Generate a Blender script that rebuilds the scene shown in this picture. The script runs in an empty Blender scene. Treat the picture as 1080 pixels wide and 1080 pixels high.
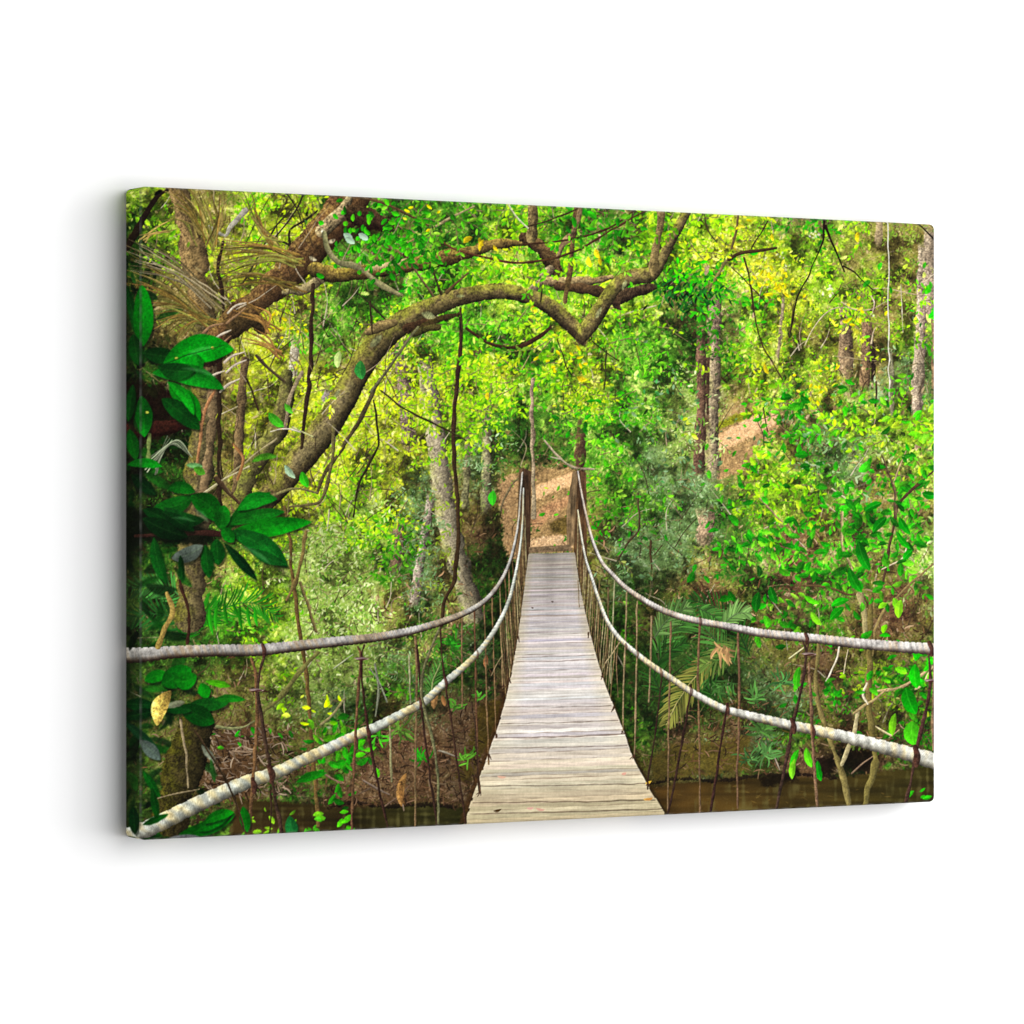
"""A stretched canvas print hanging on a white wall."""
import math
import numpy as np

# ---------------------------------------------------------------- the printed picture
# The print is flat ink on canvas.  It is painted here stroke by stroke (leaf, bark,
# rope and plank strokes with numpy) and ends up as ink colour on the canvas face.
S = 2.0                                   # strokes are rasterised at S dots per unit
X0, Y0, X1, Y1 = 126.0, 188.0, 992.0, 894.0
PW, PH = int((X1 - X0) * S), int((Y1 - Y0) * S)
rng = np.random.default_rng(11)
F = np.float32
buf = np.zeros((PH, PW, 3), F)


def rgb(*c):
    return np.array(c, F) / 255.0


def vnoise(h, w, cell, seed, aspect=1.0):
    r = np.random.default_rng(seed)
    cy, cx = cell, cell * aspect
    gh, gw = int(h / cy) + 3, int(w / cx) + 3
    g = r.random((gh, gw)).astype(F)
    y = np.arange(h, dtype=F) / cy
    x = np.arange(w, dtype=F) / cx
    iy, ix = y.astype(int), x.astype(int)
    fy, fx = y - iy, x - ix
    fy, fx = fy * fy * (3 - 2 * fy), fx * fx * (3 - 2 * fx)
    a = g[iy] * (1 - fy)[:, None] + g[iy + 1] * fy[:, None]
    return a[:, ix] * (1 - fx)[None] + a[:, ix + 1] * fx[None]


N2 = vnoise(PH, PW, 2.2, 1)
N4 = vnoise(PH, PW, 4.5, 2)
N9 = vnoise(PH, PW, 10, 3)
N30 = vnoise(PH, PW, 34, 4)
N90 = vnoise(PH, PW, 90, 5)
NF = N2 * .4 + N4 * .35 + N9 * .25
BARK = (vnoise(512, 512, 3, 6, 14) * .5 + vnoise(512, 512, 7, 7, 10) * .3 + vnoise(512, 512, 24, 8) * .5) / 1.3


def window(xa, ya, xb, yb):
    a = max(0, int((xa - X0) * S)); b = min(PW, int((xb - X0) * S) + 2)
    c = max(0, int((ya - Y0) * S)); d = min(PH, int((yb - Y0) * S) + 2)
    if a >= b or c >= d:
        return None
    return a, b, c, d


def put(win, cov, col):
    a, b, c, d = win
    v = buf[c:d, a:b]
    v += cov[..., None] * (col - v)


def leaf(x, y, ang, L, W, col, bend=0.0, soft=1.0, vein=0.0, fold=0.12, alpha=1.0, mottle=0.0, tipx=0.75):
    ca, sa = math.cos(ang), math.sin(ang)
    ex, ey = x + ca * L, y + sa * L
    m = W * .6 + abs(bend) * L + 1
    win = window(min(x, ex) - m, min(y, ey) - m, max(x, ex) + m, max(y, ey) + m)
    if win is None:
        return
    a, b, c, d = win
    dx = (np.arange(a, b, dtype=F) / S + X0 - x)[None]
    dy = (np.arange(c, d, dtype=F) / S + Y0 - y)[:, None]
    t = (dx * ca + dy * sa) / L
    q = dy * ca - dx * sa
    if bend:
        q = q - bend * L * 4 * t * (1 - t)
    tt = np.clip(t, 0, 1)
    w = (W * .5) * (4 * tt * (1 - tt)) ** tipx
    if W > 4:
        w = w * (1 + (.06 if W < 9 else .035) * np.sin(tt * 8 + x) + (.05 if W < 9 else .012) * np.sin(tt * 21 + y) * np.sign(q))
    cov = np.clip((w - np.abs(q)) * (S / soft) + .25, 0, 1) * ((t > 0) & (t < 1)) * alpha
    if W < 3.2:
        put(win, cov, col)
        return
    k = (1 + fold * np.tanh(q / (W * .15))) * (.84 + .3 * tt)
    cc = col * k[..., None]
    if vein:
        v = np.clip(1 - np.abs(q) / (W * .05 + .25), 0, 1) * vein
        if W > 9:
            rib = np.abs(((t * L - np.abs(q) * .9) / (W * .28)) % 1 - .5)
            v = np.maximum(v, np.clip(1 - rib * 7, 0, 1) * vein * .35)
        cc = cc + v[..., None] * (np.array([.35, .5, .2], F) - cc * .3)
    if mottle:
        cc = cc * (1 + mottle * (NF[c:d, a:b] - .5))[..., None] * (1 + mottle * .8 * (N30[c:d, a:b] - .5))[..., None]
    put(win, cov, cc)


def spline(pts, step=1.5):
    p = np.array(pts, float)
    if len(p) == 2:
        p = np.array([p[0], (p[0] + p[1]) / 2, p[1]])
    q = np.vstack([2 * p[0] - p[1], p, 2 * p[-1] - p[-2]])
    out = []
    for i in range(1, len(q) - 2):
        n = max(2, int(np.hypot(*(q[i + 1, :2] - q[i, :2])) / step))
        t = np.linspace(0, 1, n, endpoint=False)[:, None]
        a, b, c, d = q[i - 1], q[i], q[i + 1], q[i + 2]
        out.append(.5 * ((2 * b) + (c - a) * t + (2 * a - 5 * b + 4 * c - d) * t * t + (3 * b - a - 3 * c + d) * t ** 3))
    out.append(q[-2][None])
    return np.vstack(out)


def wander(n, cell):
    g = rng.normal(0, 1, int(n / cell) + 4)
    x = np.arange(n) / cell
    i = x.astype(int)
    f = x - i
    f = f * f * (3 - 2 * f)
    return g[i] * (1 - f) + g[i + 1] * f


def stroke_field(pts, step=2.0, wob=0.0):
    """pts: x, y, width -> window, signed cross coordinate u (+-1 at the rim), run s, half width"""
    p = spline(pts, step)
    if wob:
        p[:, 0] += wander(len(p), 6) * wob
        p[:, 1] += wander(len(p), 6) * wob * .5
        p[:, 2] *= np.clip(1 + .16 * wander(len(p), 4), .6, 1.4)
    hw = np.maximum(p[:, 2] / 2, .2)
    m = hw.max() + 2
    win = window(p[:, 0].min() - m, p[:, 1].min() - m, p[:, 0].max() + m, p[:, 1].max() + m)
    if win is None:
        return None
    a, b, c, d = win
    h, w = d - c, b - a
    best = np.full((h, w), 9e9, F)
    U = np.zeros((h, w), F); R = np.zeros((h, w), F); HW = np.ones((h, w), F); PHZ = np.zeros((h, w), F)
    run = 0.0; ph = 0.0
    for i in range(len(p) - 1):
        x, y = p[i, :2]; ex, ey = p[i + 1, :2]
        L = math.hypot(ex - x, ey - y) + 1e-6
        mm = max(hw[i], hw[i + 1]) + 1.5
        s = window(min(x, ex) - mm, min(y, ey) - mm, max(x, ex) + mm, max(y, ey) + mm)
        if s is not None:
            e, f, g, k = max(s[0], a), min(s[1], b), max(s[2], c), min(s[3], d)
            if e < f and g < k:
                dx = (np.arange(e, f, dtype=F) / S + X0 - x)[None]
                dy = (np.arange(g, k, dtype=F) / S + Y0 - y)[:, None]
                ca, sa = (ex - x) / L, (ey - y) / L
                t = dx * ca + dy * sa
                q = dy * ca - dx * sa
                over = np.maximum(np.maximum(-t, t - L), 0)
                ww = hw[i] + (hw[i + 1] - hw[i]) * np.clip(t / L, 0, 1)
                dist = np.hypot(q, over) - ww
                sl = (slice(g - c, k - c), slice(e - a, f - a))
                o = dist < best[sl]
                best[sl][o] = dist[o]
                U[sl][o] = (q / ww)[o]
                R[sl][o] = (run + t)[o]
                HW[sl][o] = ww[o]
                PHZ[sl][o] = (ph + t / (2 * ww))[o]
        run += L
        ph += L / (hw[i] + hw[i + 1])
    return win, best, U, R, HW, PHZ


def stroke(pts, col, shade=.45, light=1.0, tex=.5, alpha=1.0, soft=1.0, moss=None, mossamt=0.0, rough=.0, w=None, bias=0.0, wob=None, fade=0.0):
    """a trunk, branch, vine or cord. light +1: lit on the upper/left rim; -1: the other"""
    if w is not None:
        pts = [(q[0], q[1], w[0] + (w[1] - w[0]) * i / (len(pts) - 1)) for i, q in enumerate(pts)]
    mw = max(q[2] for q in pts)
    r = stroke_field(pts, 2.0, wob if wob is not None else (.5 if mw < 9 else .25))
    if mw < 9:
        shade = shade * .6
    col = np.asarray(col, F)
    col = col * .78 + float(col.mean()) * .22
    if r is None:
        return
    win, dist, U, R, HW, _ = r
    a, b, c, d = win
    if rough:
        dist = dist + rough * (NF[c:d, a:b] - .5) * 2
    cov = np.clip(-dist * S / soft + .5, 0, 1) * alpha
    if fade:
        cov = cov * np.clip(np.minimum(R, R.max() - R) / fade - .25 + .8 * (N9[c:d, a:b] - .5), 0, 1)
    if cov.max() <= 0:
        return
    u = np.clip(U, -1, 1)
    # which side is up: the sign of U depends on the stroke's direction; decide per stroke
    p0, p1 = pts[0], pts[-1]
    dx = p1[0] - p0[0]; dy = p1[1] - p0[1]
    up = -u if dx > abs(dy) * .2 else (u if dx < -abs(dy) * .2 else (u if dy > 0 else -u))
    k = 1 + shade * (light * up * .9 - .35 * u * u + .1 + bias)
    if tex:
        iy = ((u + 1) * 9 * np.maximum(HW, 1) / 6).astype(int) % 512
        ix = (R * 5).astype(int) % 512
        tx = BARK[iy, ix]
        k = k * (1 + tex * ((tx - .5) * 1.1 + (N2[c:d, a:b] - .5) * .7 + (N4[c:d, a:b] - .5) * .4))
    cc = np.broadcast_to(np.asarray(col, F), k.shape + (3,))
    if moss is not None:
        mm = np.clip((NF[c:d, a:b] * .5 + N9[c:d, a:b] * .3 + N30[c:d, a:b] * .4 - .6) * 2.0 + up * .8 + mossamt, 0, 1) * .7
        cc = cc + mm[..., None] * (np.asarray(moss, F) - cc)
    put(win, cov, cc * np.clip(k, .08, 2.5)[..., None])


def rope(pts, col, warm, dark, pitch=.62, contrast=.35, under=.0):
    r = stroke_field(pts, 1.5)
    win, dist, U, R, HW, P = r
    a, b, c, d = win
    u = np.clip(U, -1, 1)
    dx = pts[-1][0] - pts[0][0]
    up = -u if dx > 0 else u
    ph = P / pitch + up * .32 + (N90[c:d, a:b] - .5) * 1.2 + (N9[c:d, a:b] - .5) * .22
    tw = .5 + .5 * np.cos(2 * math.pi * ph)
    dist = dist + (tw < .25) * np.minimum(HW * .1, .7)
    dist = dist + (NF[c:d, a:b] - .5) * .5
    cov = np.clip(-dist * S + .5, 0, 1)
    strand = np.abs(np.cos(2 * math.pi * (ph * 3.5 - up * 1.4)))
    k = .93 + .34 * up - .22 * u * u
    k = k * (1 - contrast * (1 - tw) ** 2) * (1 - .13 * strand * np.clip(HW / 4, 0, 1)) * (1 + .5 * (NF[c:d, a:b] - .5)) * (1 + .25 * (N9[c:d, a:b] - .5))
    mix = np.clip((N30[c:d, a:b] + .35 * tw - .55) * 2.2, 0, 1)
    cc = col + mix[..., None] * (warm - col)
    low = np.clip(-up * 1.5 - .2, 0, 1) * under
    cc = cc + low[..., None] * (dark - cc)
    put(win, cov, cc * np.clip(k, .1, 1.6)[..., None])


def poly_mask(poly, feather=1.0, rough=0.0, n=None):
    p = np.array(poly, float)
    m = feather + rough + 2
    win = window(p[:, 0].min() - m, p[:, 1].min() - m, p[:, 0].max() + m, p[:, 1].max() + m)
    a, b, c, d = win
    x = (np.arange(a, b, dtype=F) / S + X0)[None]
    y = (np.arange(c, d, dtype=F) / S + Y0)[:, None]
    inside = np.zeros((d - c, b - a), bool)
    dist = np.full((d - c, b - a), 1e9, F)
    for i in range(len(p)):
        (xa, ya), (xb, yb) = p[i], p[(i + 1) % len(p)]
        if ya != yb:
            cr = ((ya > y) != (yb > y)) & (x < (xb - xa) * (y - ya) / (yb - ya) + xa)
            inside ^= cr
        L2 = (xb - xa) ** 2 + (yb - ya) ** 2 + 1e-9
        t = np.clip(((x - xa) * (xb - xa) + (y - ya) * (yb - ya)) / L2, 0, 1)
        dist = np.minimum(dist, np.hypot(x - xa - t * (xb - xa), y - ya - t * (yb - ya)))
    sd = np.where(inside, dist, -dist)
    if rough:
        sd = sd + rough * ((n if n is not None else NF)[c:d, a:b] - .5) * 2
    return win, np.clip(sd / feather + .5, 0, 1)


def patch(poly, col, feather=2.0, rough=2.0, tex=.3, alpha=1.0):
    win, m = poly_mask(poly, feather, rough)
    a, b, c, d = win
    put(win, m * alpha, np.asarray(col, F) * (1 + tex * 2 * (NF[c:d, a:b] - .5))[..., None])


# ------------------------------------------------------------ what grows where (30-unit cells)
KINDS_MAP = [
    "lytolyydvddgggllgvglyylvvlooo",
    "klytlyyddvgdgllgvvlllylvvloot",
    "kllyyyydvvvggyglggllyyyllooot",
    "ktttyyydgvgglllgllgvvlyyloltv",
    "kttoyytggglgglgllllvvvlylltol",
    "dttoyyggoygggglylggddvlytytlv",
    "dddtyyyoyyylyyglygggglylltthh",
    "kkdtyyyyyyyyllglyggpptlvyvhvh",
    "kkdtyyyyyyylldddgggppeevvllll",
    "kkdtyyyyyyylhdddgghppelohhplv",
    "kddtyyyylyhthoeegghhhollghtvl",
    "dddotyylpyhttodeogghhdllovtvo",
    "kddddlpplghtbdddohhhhdvbovvvp",
    "kdoolppppghtdddbohhhodvbvvovp",
    "ddogllpppohodddoohdobodbvvobp",
    "fffgglpppodbdddddgodbfovgobbo",
    "fffglpppphodhdddddffffoobotov",
    "dddoolpppghddbddddffffhobolvv",
    "ddooopphdohbbbddddfffohhovolv",
    "dotbboogdbbbbbbdddgbobhgobovv",
    "dotbbvbgbbbbbbbddooohodbbkbvo",
    "ddtbbvvbbbbbbbbddwwwwwwwwwwwg",
    "ddvgwgvwwwwwwwwwwwwwwwwwwwwww",
    "ddvgwgvwwwwwwwwwwwwwwwwwwwwww",
]
#        gap colour      leaves (weight, r, g, b)  length range, aspect, per cell, style
KIND = {
    'y': ((84, 86, 30), [(3, 196, 204, 44), (3, 168, 190, 34), (3, 138, 164, 30), (2, 100, 124, 28), (.8, 228, 228, 120), (.4, 216, 186, 56), (1.8, 66, 66, 28), (1.6, 128, 116, 74), (.7, 168, 156, 116)], (4, 9), .5),
    'l': ((70, 88, 26), [(3, 136, 182, 34), (3, 108, 164, 26), (2, 168, 198, 52), (2, 78, 126, 24), (1, 202, 216, 100), (1.8, 48, 66, 20), (1.2, 112, 104, 60)], (4, 10), .52),
    'g': ((48, 70, 24), [(3, 70, 140, 28), (2, 96, 160, 38), (3, 50, 108, 24), (1.2, 132, 180, 60), (1.8, 30, 56, 18), (.5, 172, 192, 96), (1, 92, 88, 48)], (4, 11), .5),
    'v': ((84, 74, 42), [(1.6, 52, 146, 24), (2, 44, 118, 20), (1.4, 92, 166, 36), (1.4, 30, 84, 20), (.7, 136, 190, 56), (2.4, 134, 112, 72), (2, 92, 76, 46), (1.4, 60, 56, 28), (1, 166, 146, 108)], (4, 11), .45),
    'd': ((38, 48, 18), [(3, 40, 84, 22), (2, 62, 108, 32), (3, 26, 52, 16), (1, 96, 134, 44), (1.2, 102, 90, 50), (1, 18, 26, 10)], (4, 10), .42),
    'k': ((12, 18, 8), [(3, 14, 40, 10), (2, 20, 56, 14), (1, 48, 80, 20), (1, 66, 56, 28), (2, 8, 12, 6)], (4, 12), .4),
    'o': ((92, 84, 40), [(2, 130, 122, 58), (2, 154, 138, 82), (2, 104, 108, 38), (2, 118, 152, 46), (1, 178, 158, 108), (1.2, 62, 54, 28)], (3, 8), .4),
    't': ((88, 78, 40), [(2, 136, 116, 64), (2, 108, 92, 46), (1.4, 172, 154, 104), (1.5, 112, 136, 40), (1.8, 54, 46, 24)], (4, 12), .26),
    'p': ((106, 120, 54), [(3, 136, 166, 66), (2, 170, 192, 102), (3, 106, 144, 52), (1.2, 200, 212, 142), (1.6, 72, 94, 38), (1, 158, 148, 108)], (3, 8), .42),
    'h': ((70, 86, 44), [(2, 96, 130, 68), (2, 126, 156, 104), (3, 74, 108, 54), (1, 152, 174, 126), (1.8, 44, 62, 30), (1, 122, 110, 68)], (3, 8), .4),
    'b': ((92, 66, 42), [(3, 136, 102, 70), (2, 106, 76, 50), (1.6, 170, 134, 98), (1.8, 56, 36, 22), (1, 92, 106, 38), (.7, 190, 162, 128)], (3, 9), .24),
    'e': ((178, 134, 94), [(2, 196, 154, 114), (3, 158, 116, 78), (1, 212, 178, 140), (1, 126, 90, 58)], (3, 6), .35),
    'f': ((34, 52, 18), [(2, 66, 108, 40), (2, 46, 84, 28), (1, 98, 138, 56), (2, 26, 46, 18), (1, 96, 80, 42)], (5, 11), .22),
    'w': ((64, 48, 22), [(1, 70, 54, 26)], (3, 5), .2),
}
GH, GW = len(KINDS_MAP), 29


def kind_at(x, y):
    c = int((x - 130) / 30); r = int((y - 190) / 30)
    return KINDS_MAP[min(max(r, 0), GH - 1)][min(max(c, 0), GW - 1)]


def ground_coat():
    """out-of-reach foliage: soft light and shade in the colours of what grows there"""
    g0 = np.array([[KIND[k][0] for k in row[:GW]] for row in KINDS_MAP], F) / 255
    g1 = np.array([[np.average([q[1:] for q in KIND[k][1]], axis=0, weights=[q[0] for q in KIND[k][1]]) for k in row[:GW]] for row in KINDS_MAP], F) / 255
    ys = np.clip((np.arange(PH, dtype=F) / S + Y0 - 205) / 30, 0, GH - 1.001)
    xs = np.clip((np.arange(PW, dtype=F) / S + X0 - 145) / 30, 0, GW - 1.001)
    iy, ix = ys.astype(int), xs.astype(int)
    fy, fx = (ys - iy)[:, None, None], (xs - ix)[None, :, None]

    def up(g):
        a = g[iy] * (1 - fy) + g[iy + 1] * fy
        return a[:, ix] * (1 - fx) + a[:, ix + 1] * fx
    t = np.clip((N30 * .45 + N9 * .35 + N90 * .3 - .33) * 2.2, 0, 1.25)[..., None]
    buf[:] = up(g0) * (1 - t) + up(g1) * 1.12 * t


def scatter_leaves(per, lo, hi, noise, power, contrast=4.0):
    jobs = []
    for r in range(GH):
        for c in range(GW):
            k0 = KINDS_MAP[r][c]
            if k0 in 'w':
                continue
            for _ in range(per):
                x = 130 + 30 * c + rng.uniform(0, 30); y = 190 + 30 * r + rng.uniform(0, 30)
                if 500 < x < 680 and y > 600 and abs(x - 583) < 24 + (y - 600) * .26:
                    continue
                k = kind_at(x + rng.normal(0, 11), y + rng.normal(0, 11))
                _, pal, (la, lb), asp = KIND[k]
                px, py = min(max(int((x - X0) * S), 0), PW - 1), min(max(int((y - Y0) * S), 0), PH - 1)
                clump = N30[py, px] * .5 + N90[py, px] * .3 + N9[py, px] * .2
                q = PALS[k]
                w = q[0] * np.exp(q[2] * (clump - .47) * contrast)
                i = int(np.searchsorted(np.cumsum(w), rng.random() * w.sum()))
                col = q[1][min(i, len(q[1]) - 1)] * rng.uniform(.82, 1.16)
                L = (la + (lb - la) * rng.random() ** power) * (lo + (hi - lo) * rng.random())
                key = float(col @ np.array([.3, .6, .1], F)) * .7 + rng.random() * .8
                jobs.append((key, x, y, rng.uniform(0, 2 * math.pi), L, max(1.3, L * asp * rng.uniform(.7, 1.3)), col, rng.uniform(-.14, .14), noise))
    jobs.sort(key=lambda j: j[0])
    return jobs


PALS = {}
for _k, _v in KIND.items():
    _c = np.array([q[1:] for q in _v[1]], F) / 255
    _l = _c @ np.array([.3, .6, .1], F)
    PALS[_k] = (np.array([q[0] for q in _v[1]]), _c, (_l - _l.mean()) / (_l.std() + 1e-6))


def lay(jobs, s0=1.2, s1=2.6, a0=.6, a1=1.0):
    for _, x, y, a, L, W, col, bend, ns in jobs:
        leaf(x, y, a, L, W, col, bend, soft=rng.uniform(s0, s1), alpha=rng.uniform(a0, a1), mottle=ns)


def soften(r):
    global buf
    buf = gauss(buf, r)


def gauss(z, r):
    n = int(3 * r) + 1
    k = np.exp(-(np.arange(-n, n + 1) / r) ** 2 / 2)
    k /= k.sum()
    for ax in (0, 1):
        p = np.pad(z, [(n, n) if i == ax else (0, 0) for i in range(3)], mode='edge')
        z = sum(kk * (p[i:i + z.shape[0]] if ax == 0 else p[:, i:i + z.shape[1]]) for i, kk in enumerate(k)).astype(F)
    return z


def sprig(x, y, ang, length, n, L, W, cols, bend=.2, droop=.0, twig=None, jitter=.3, soft=1.0):
    """a twig with leaves set along both its sides"""
    pts = []
    px, py, a = x, y, ang
    for i in range(n + 1):
        pts.append((px, py, a))
        px += math.cos(a) * length / n; py += math.sin(a) * length / n
        a += bend / n + rng.normal(0, .08)
    if twig is not None and n > 1:
        stroke([(p[0], p[1]) for p in pts], twig, tex=.2, w=(max(1, length * .025), .7))
    for i, (qx, qy, qa) in enumerate(pts):
        for sgn in (-1, 1):
            if rng.random() < .1:
                continue
            la = qa + sgn * rng.uniform(.6, 1.15) + rng.normal(0, jitter)
            la += droop * math.sin(math.pi / 2 - la) * .5
            l = L * rng.uniform(.7, 1.2) * (1 - .35 * i / n)
            col = cols[rng.integers(len(cols))] * rng.uniform(.85, 1.15)
            leaf(qx + rng.normal(0, .6), qy + rng.normal(0, .6), la, l, W * l / L * rng.uniform(.75, 1.1), col, rng.uniform(-.12, .12), soft=soft * rng.uniform(1, 2), vein=.2 if W > 5 else 0, fold=.14, alpha=rng.uniform(.75, 1), mottle=.5)
    qx, qy, qa = pts[-1]
    leaf(qx, qy, qa, L * .8, W * .8, cols[0], 0, soft=soft)


def frond(pts, L, col, n=26, ang=.75, W=1.6, spine=None, sag=.25, taper=.35, both=True, jit=.1, w=(1.8, .8)):
    p = spline([(a, b, 0) for a, b in pts], 1.0)
    idx = np.linspace(2, len(p) - 2, n).astype(int)
    for j, i in enumerate(idx):
        t = j / (n - 1)
        dx, dy = p[min(i + 2, len(p) - 1), :2] - p[max(i - 2, 0), :2]
        a0 = math.atan2(dy, dx)
        l = L * (math.sin(math.pi * (.14 + .82 * t)) ** .6) * rng.uniform(.85, 1.1)
        for sg in ((-1, 1) if both else (1,)):
            a = a0 + sg * (ang * (1 - taper * t)) + rng.normal(0, jit)
            leaf(p[i, 0], p[i, 1], a, l, W * rng.uniform(.8, 1.2), np.asarray(col, F) * rng.uniform(.65, 1.25), bend=sag * math.cos(a) * rng.uniform(.2, .8) * -.5, tipx=.5)
    if spine is not None:
        stroke(pts, spine, tex=.2, w=w)


def paint_back():
    # bare earth of the footpath and slopes
    patch([(526, 505), (548, 498), (548, 596), (532, 580)], rgb(168, 134, 92), 4, 4)
    patch([(556, 497), (606, 494), (606, 582), (556, 582)], rgb(154, 124, 82), 3, 3, .35)
    patch([(561, 514), (604, 497), (604, 511), (578, 521), (562, 529)], rgb(222, 176, 126), 2.5, 1.5, .1)
    patch([(558, 545), (575, 532), (600, 522), (603, 530), (580, 545), (562, 562)], rgb(168, 126, 88), 4, 4, .4)
    patch([(558, 568), (600, 562), (604, 577), (558, 580)], rgb(198, 160, 118), 2, 2, .3)
    patch([(578, 552), (592, 545), (602, 545), (601, 564), (582, 562)], rgb(92, 76, 40), 3, 3, .5)
    patch([(757, 452), (795, 437), (824, 436), (818, 452), (800, 470), (785, 494), (757, 506)], rgb(158, 128, 84), 3, 4, .3)
    patch([(757, 460), (772, 450), (795, 438), (822, 436), (818, 447), (797, 458), (772, 470), (757, 476)], rgb(222, 176, 126), 2.5, 2, .1)
    patch([(757, 446), (775, 437), (800, 434), (780, 444), (757, 453)], rgb(120, 120, 34), 3, 2, .4)
    # pale and dark trunks standing back in the wood
    stroke([(446, 372, 14), (452, 410, 16), (458, 450, 17), (464, 500, 19), (472, 550, 20), (484, 595, 22), (500, 650, 24)], rgb(152, 138, 104), .5, tex=.5, moss=rgb(112, 114, 62), mossamt=.0, bias=.02, fade=14, soft=1.8)
    stroke([(455, 515, 8), (450, 550, 8), (443, 590, 9), (436, 640, 10)], rgb(136, 122, 100), .5, tex=.8, fade=14, soft=1.8)
    stroke([(420, 340, 14), (424, 380, 14), (428, 430, 15), (432, 470, 14)], rgb(118, 100, 74), .4, tex=.8, fade=14, soft=1.8)
    stroke([(515, 400, 9), (513, 450, 9), (512, 540, 10)], rgb(132, 126, 84), .4, tex=.8, moss=rgb(80, 100, 30), fade=14, soft=1.8)
    stroke([(496, 440, 6), (492, 500, 7), (490, 540, 7)], rgb(112, 108, 66), .4, tex=.8, fade=14, soft=1.8)
    stroke([(421, 540, 12), (420, 575, 12), (416, 600, 12)], rgb(104, 84, 56), .4, tex=.8, fade=14, soft=1.8)
    stroke([(344, 400, 11), (346, 430, 11), (350, 470, 11)], rgb(138, 126, 108), .3, tex=.7, fade=14, soft=1.8)
    stroke([(312, 350, 8), (310, 380, 9), (309, 405, 9)], rgb(168, 156, 120), .3, tex=.7, fade=14, soft=1.8)
    stroke([(613, 440, 8), (612, 470, 9), (611, 520, 10)], rgb(86, 62, 36), .4, tex=.6, fade=14, soft=1.8)
    stroke([(740, 345, 8), (739, 372, 9), (740, 420, 10), (738, 470, 12), (736, 500, 12)], rgb(98, 72, 50), .4, tex=.7, fade=14, soft=1.8)
    stroke([(754, 300, 12), (753, 340, 13), (752, 400, 14), (751, 450, 14), (752, 500, 15)], rgb(134, 116, 84), .5, tex=.8, moss=rgb(104, 104, 56), mossamt=-.2, fade=14, soft=1.8)
    stroke([(747, 345, 3), (746, 400, 4), (746, 450, 4)], rgb(70, 50, 34), .2, tex=.6, fade=14, soft=1.8)
    stroke([(741, 530, 15), (745, 550, 17), (742, 570, 17)], rgb(150, 124, 88), .4, tex=.7, fade=14, soft=1.8)
    stroke([(891, 312, 13), (892, 350, 14), (892, 395, 14)], rgb(128, 104, 70), .4, tex=.7, fade=14, soft=1.8)
    stroke([(915, 322, 11), (914, 370, 11), (911, 410, 10)], rgb(116, 90, 56), .4, tex=.7, fade=14, soft=1.8)
    stroke([(919, 350, 4), (921, 380, 4), (920, 410, 3)], rgb(44, 32, 22), .2, fade=14, soft=1.8)
    stroke([(973, 250, 9), (972, 330, 11), (968, 400, 12), (966, 440, 10)], rgb(146, 128, 98), .4, tex=.7, fade=14, soft=1.8)
    stroke([(980, 230, 12), (982, 290, 14), (980, 340, 14)], rgb(132, 114, 88), .4, tex=.7, fade=14, soft=1.8)
    stroke([(985, 320, 4), (985, 420, 5)], rgb(120, 94, 60), .3, fade=14, soft=1.8)
    stroke([(939, 360, 4), (941, 440, 4)], rgb(120, 116, 80), .3, fade=14, soft=1.8)
    stroke([(826, 300, 3), (824, 340, 3), (818, 390, 3)], rgb(140, 124, 84), .3, fade=14, soft=1.8)
    stroke([(928, 215, 6), (926, 260, 6)], rgb(150, 128, 84), .3, fade=14, soft=1.8)


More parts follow.
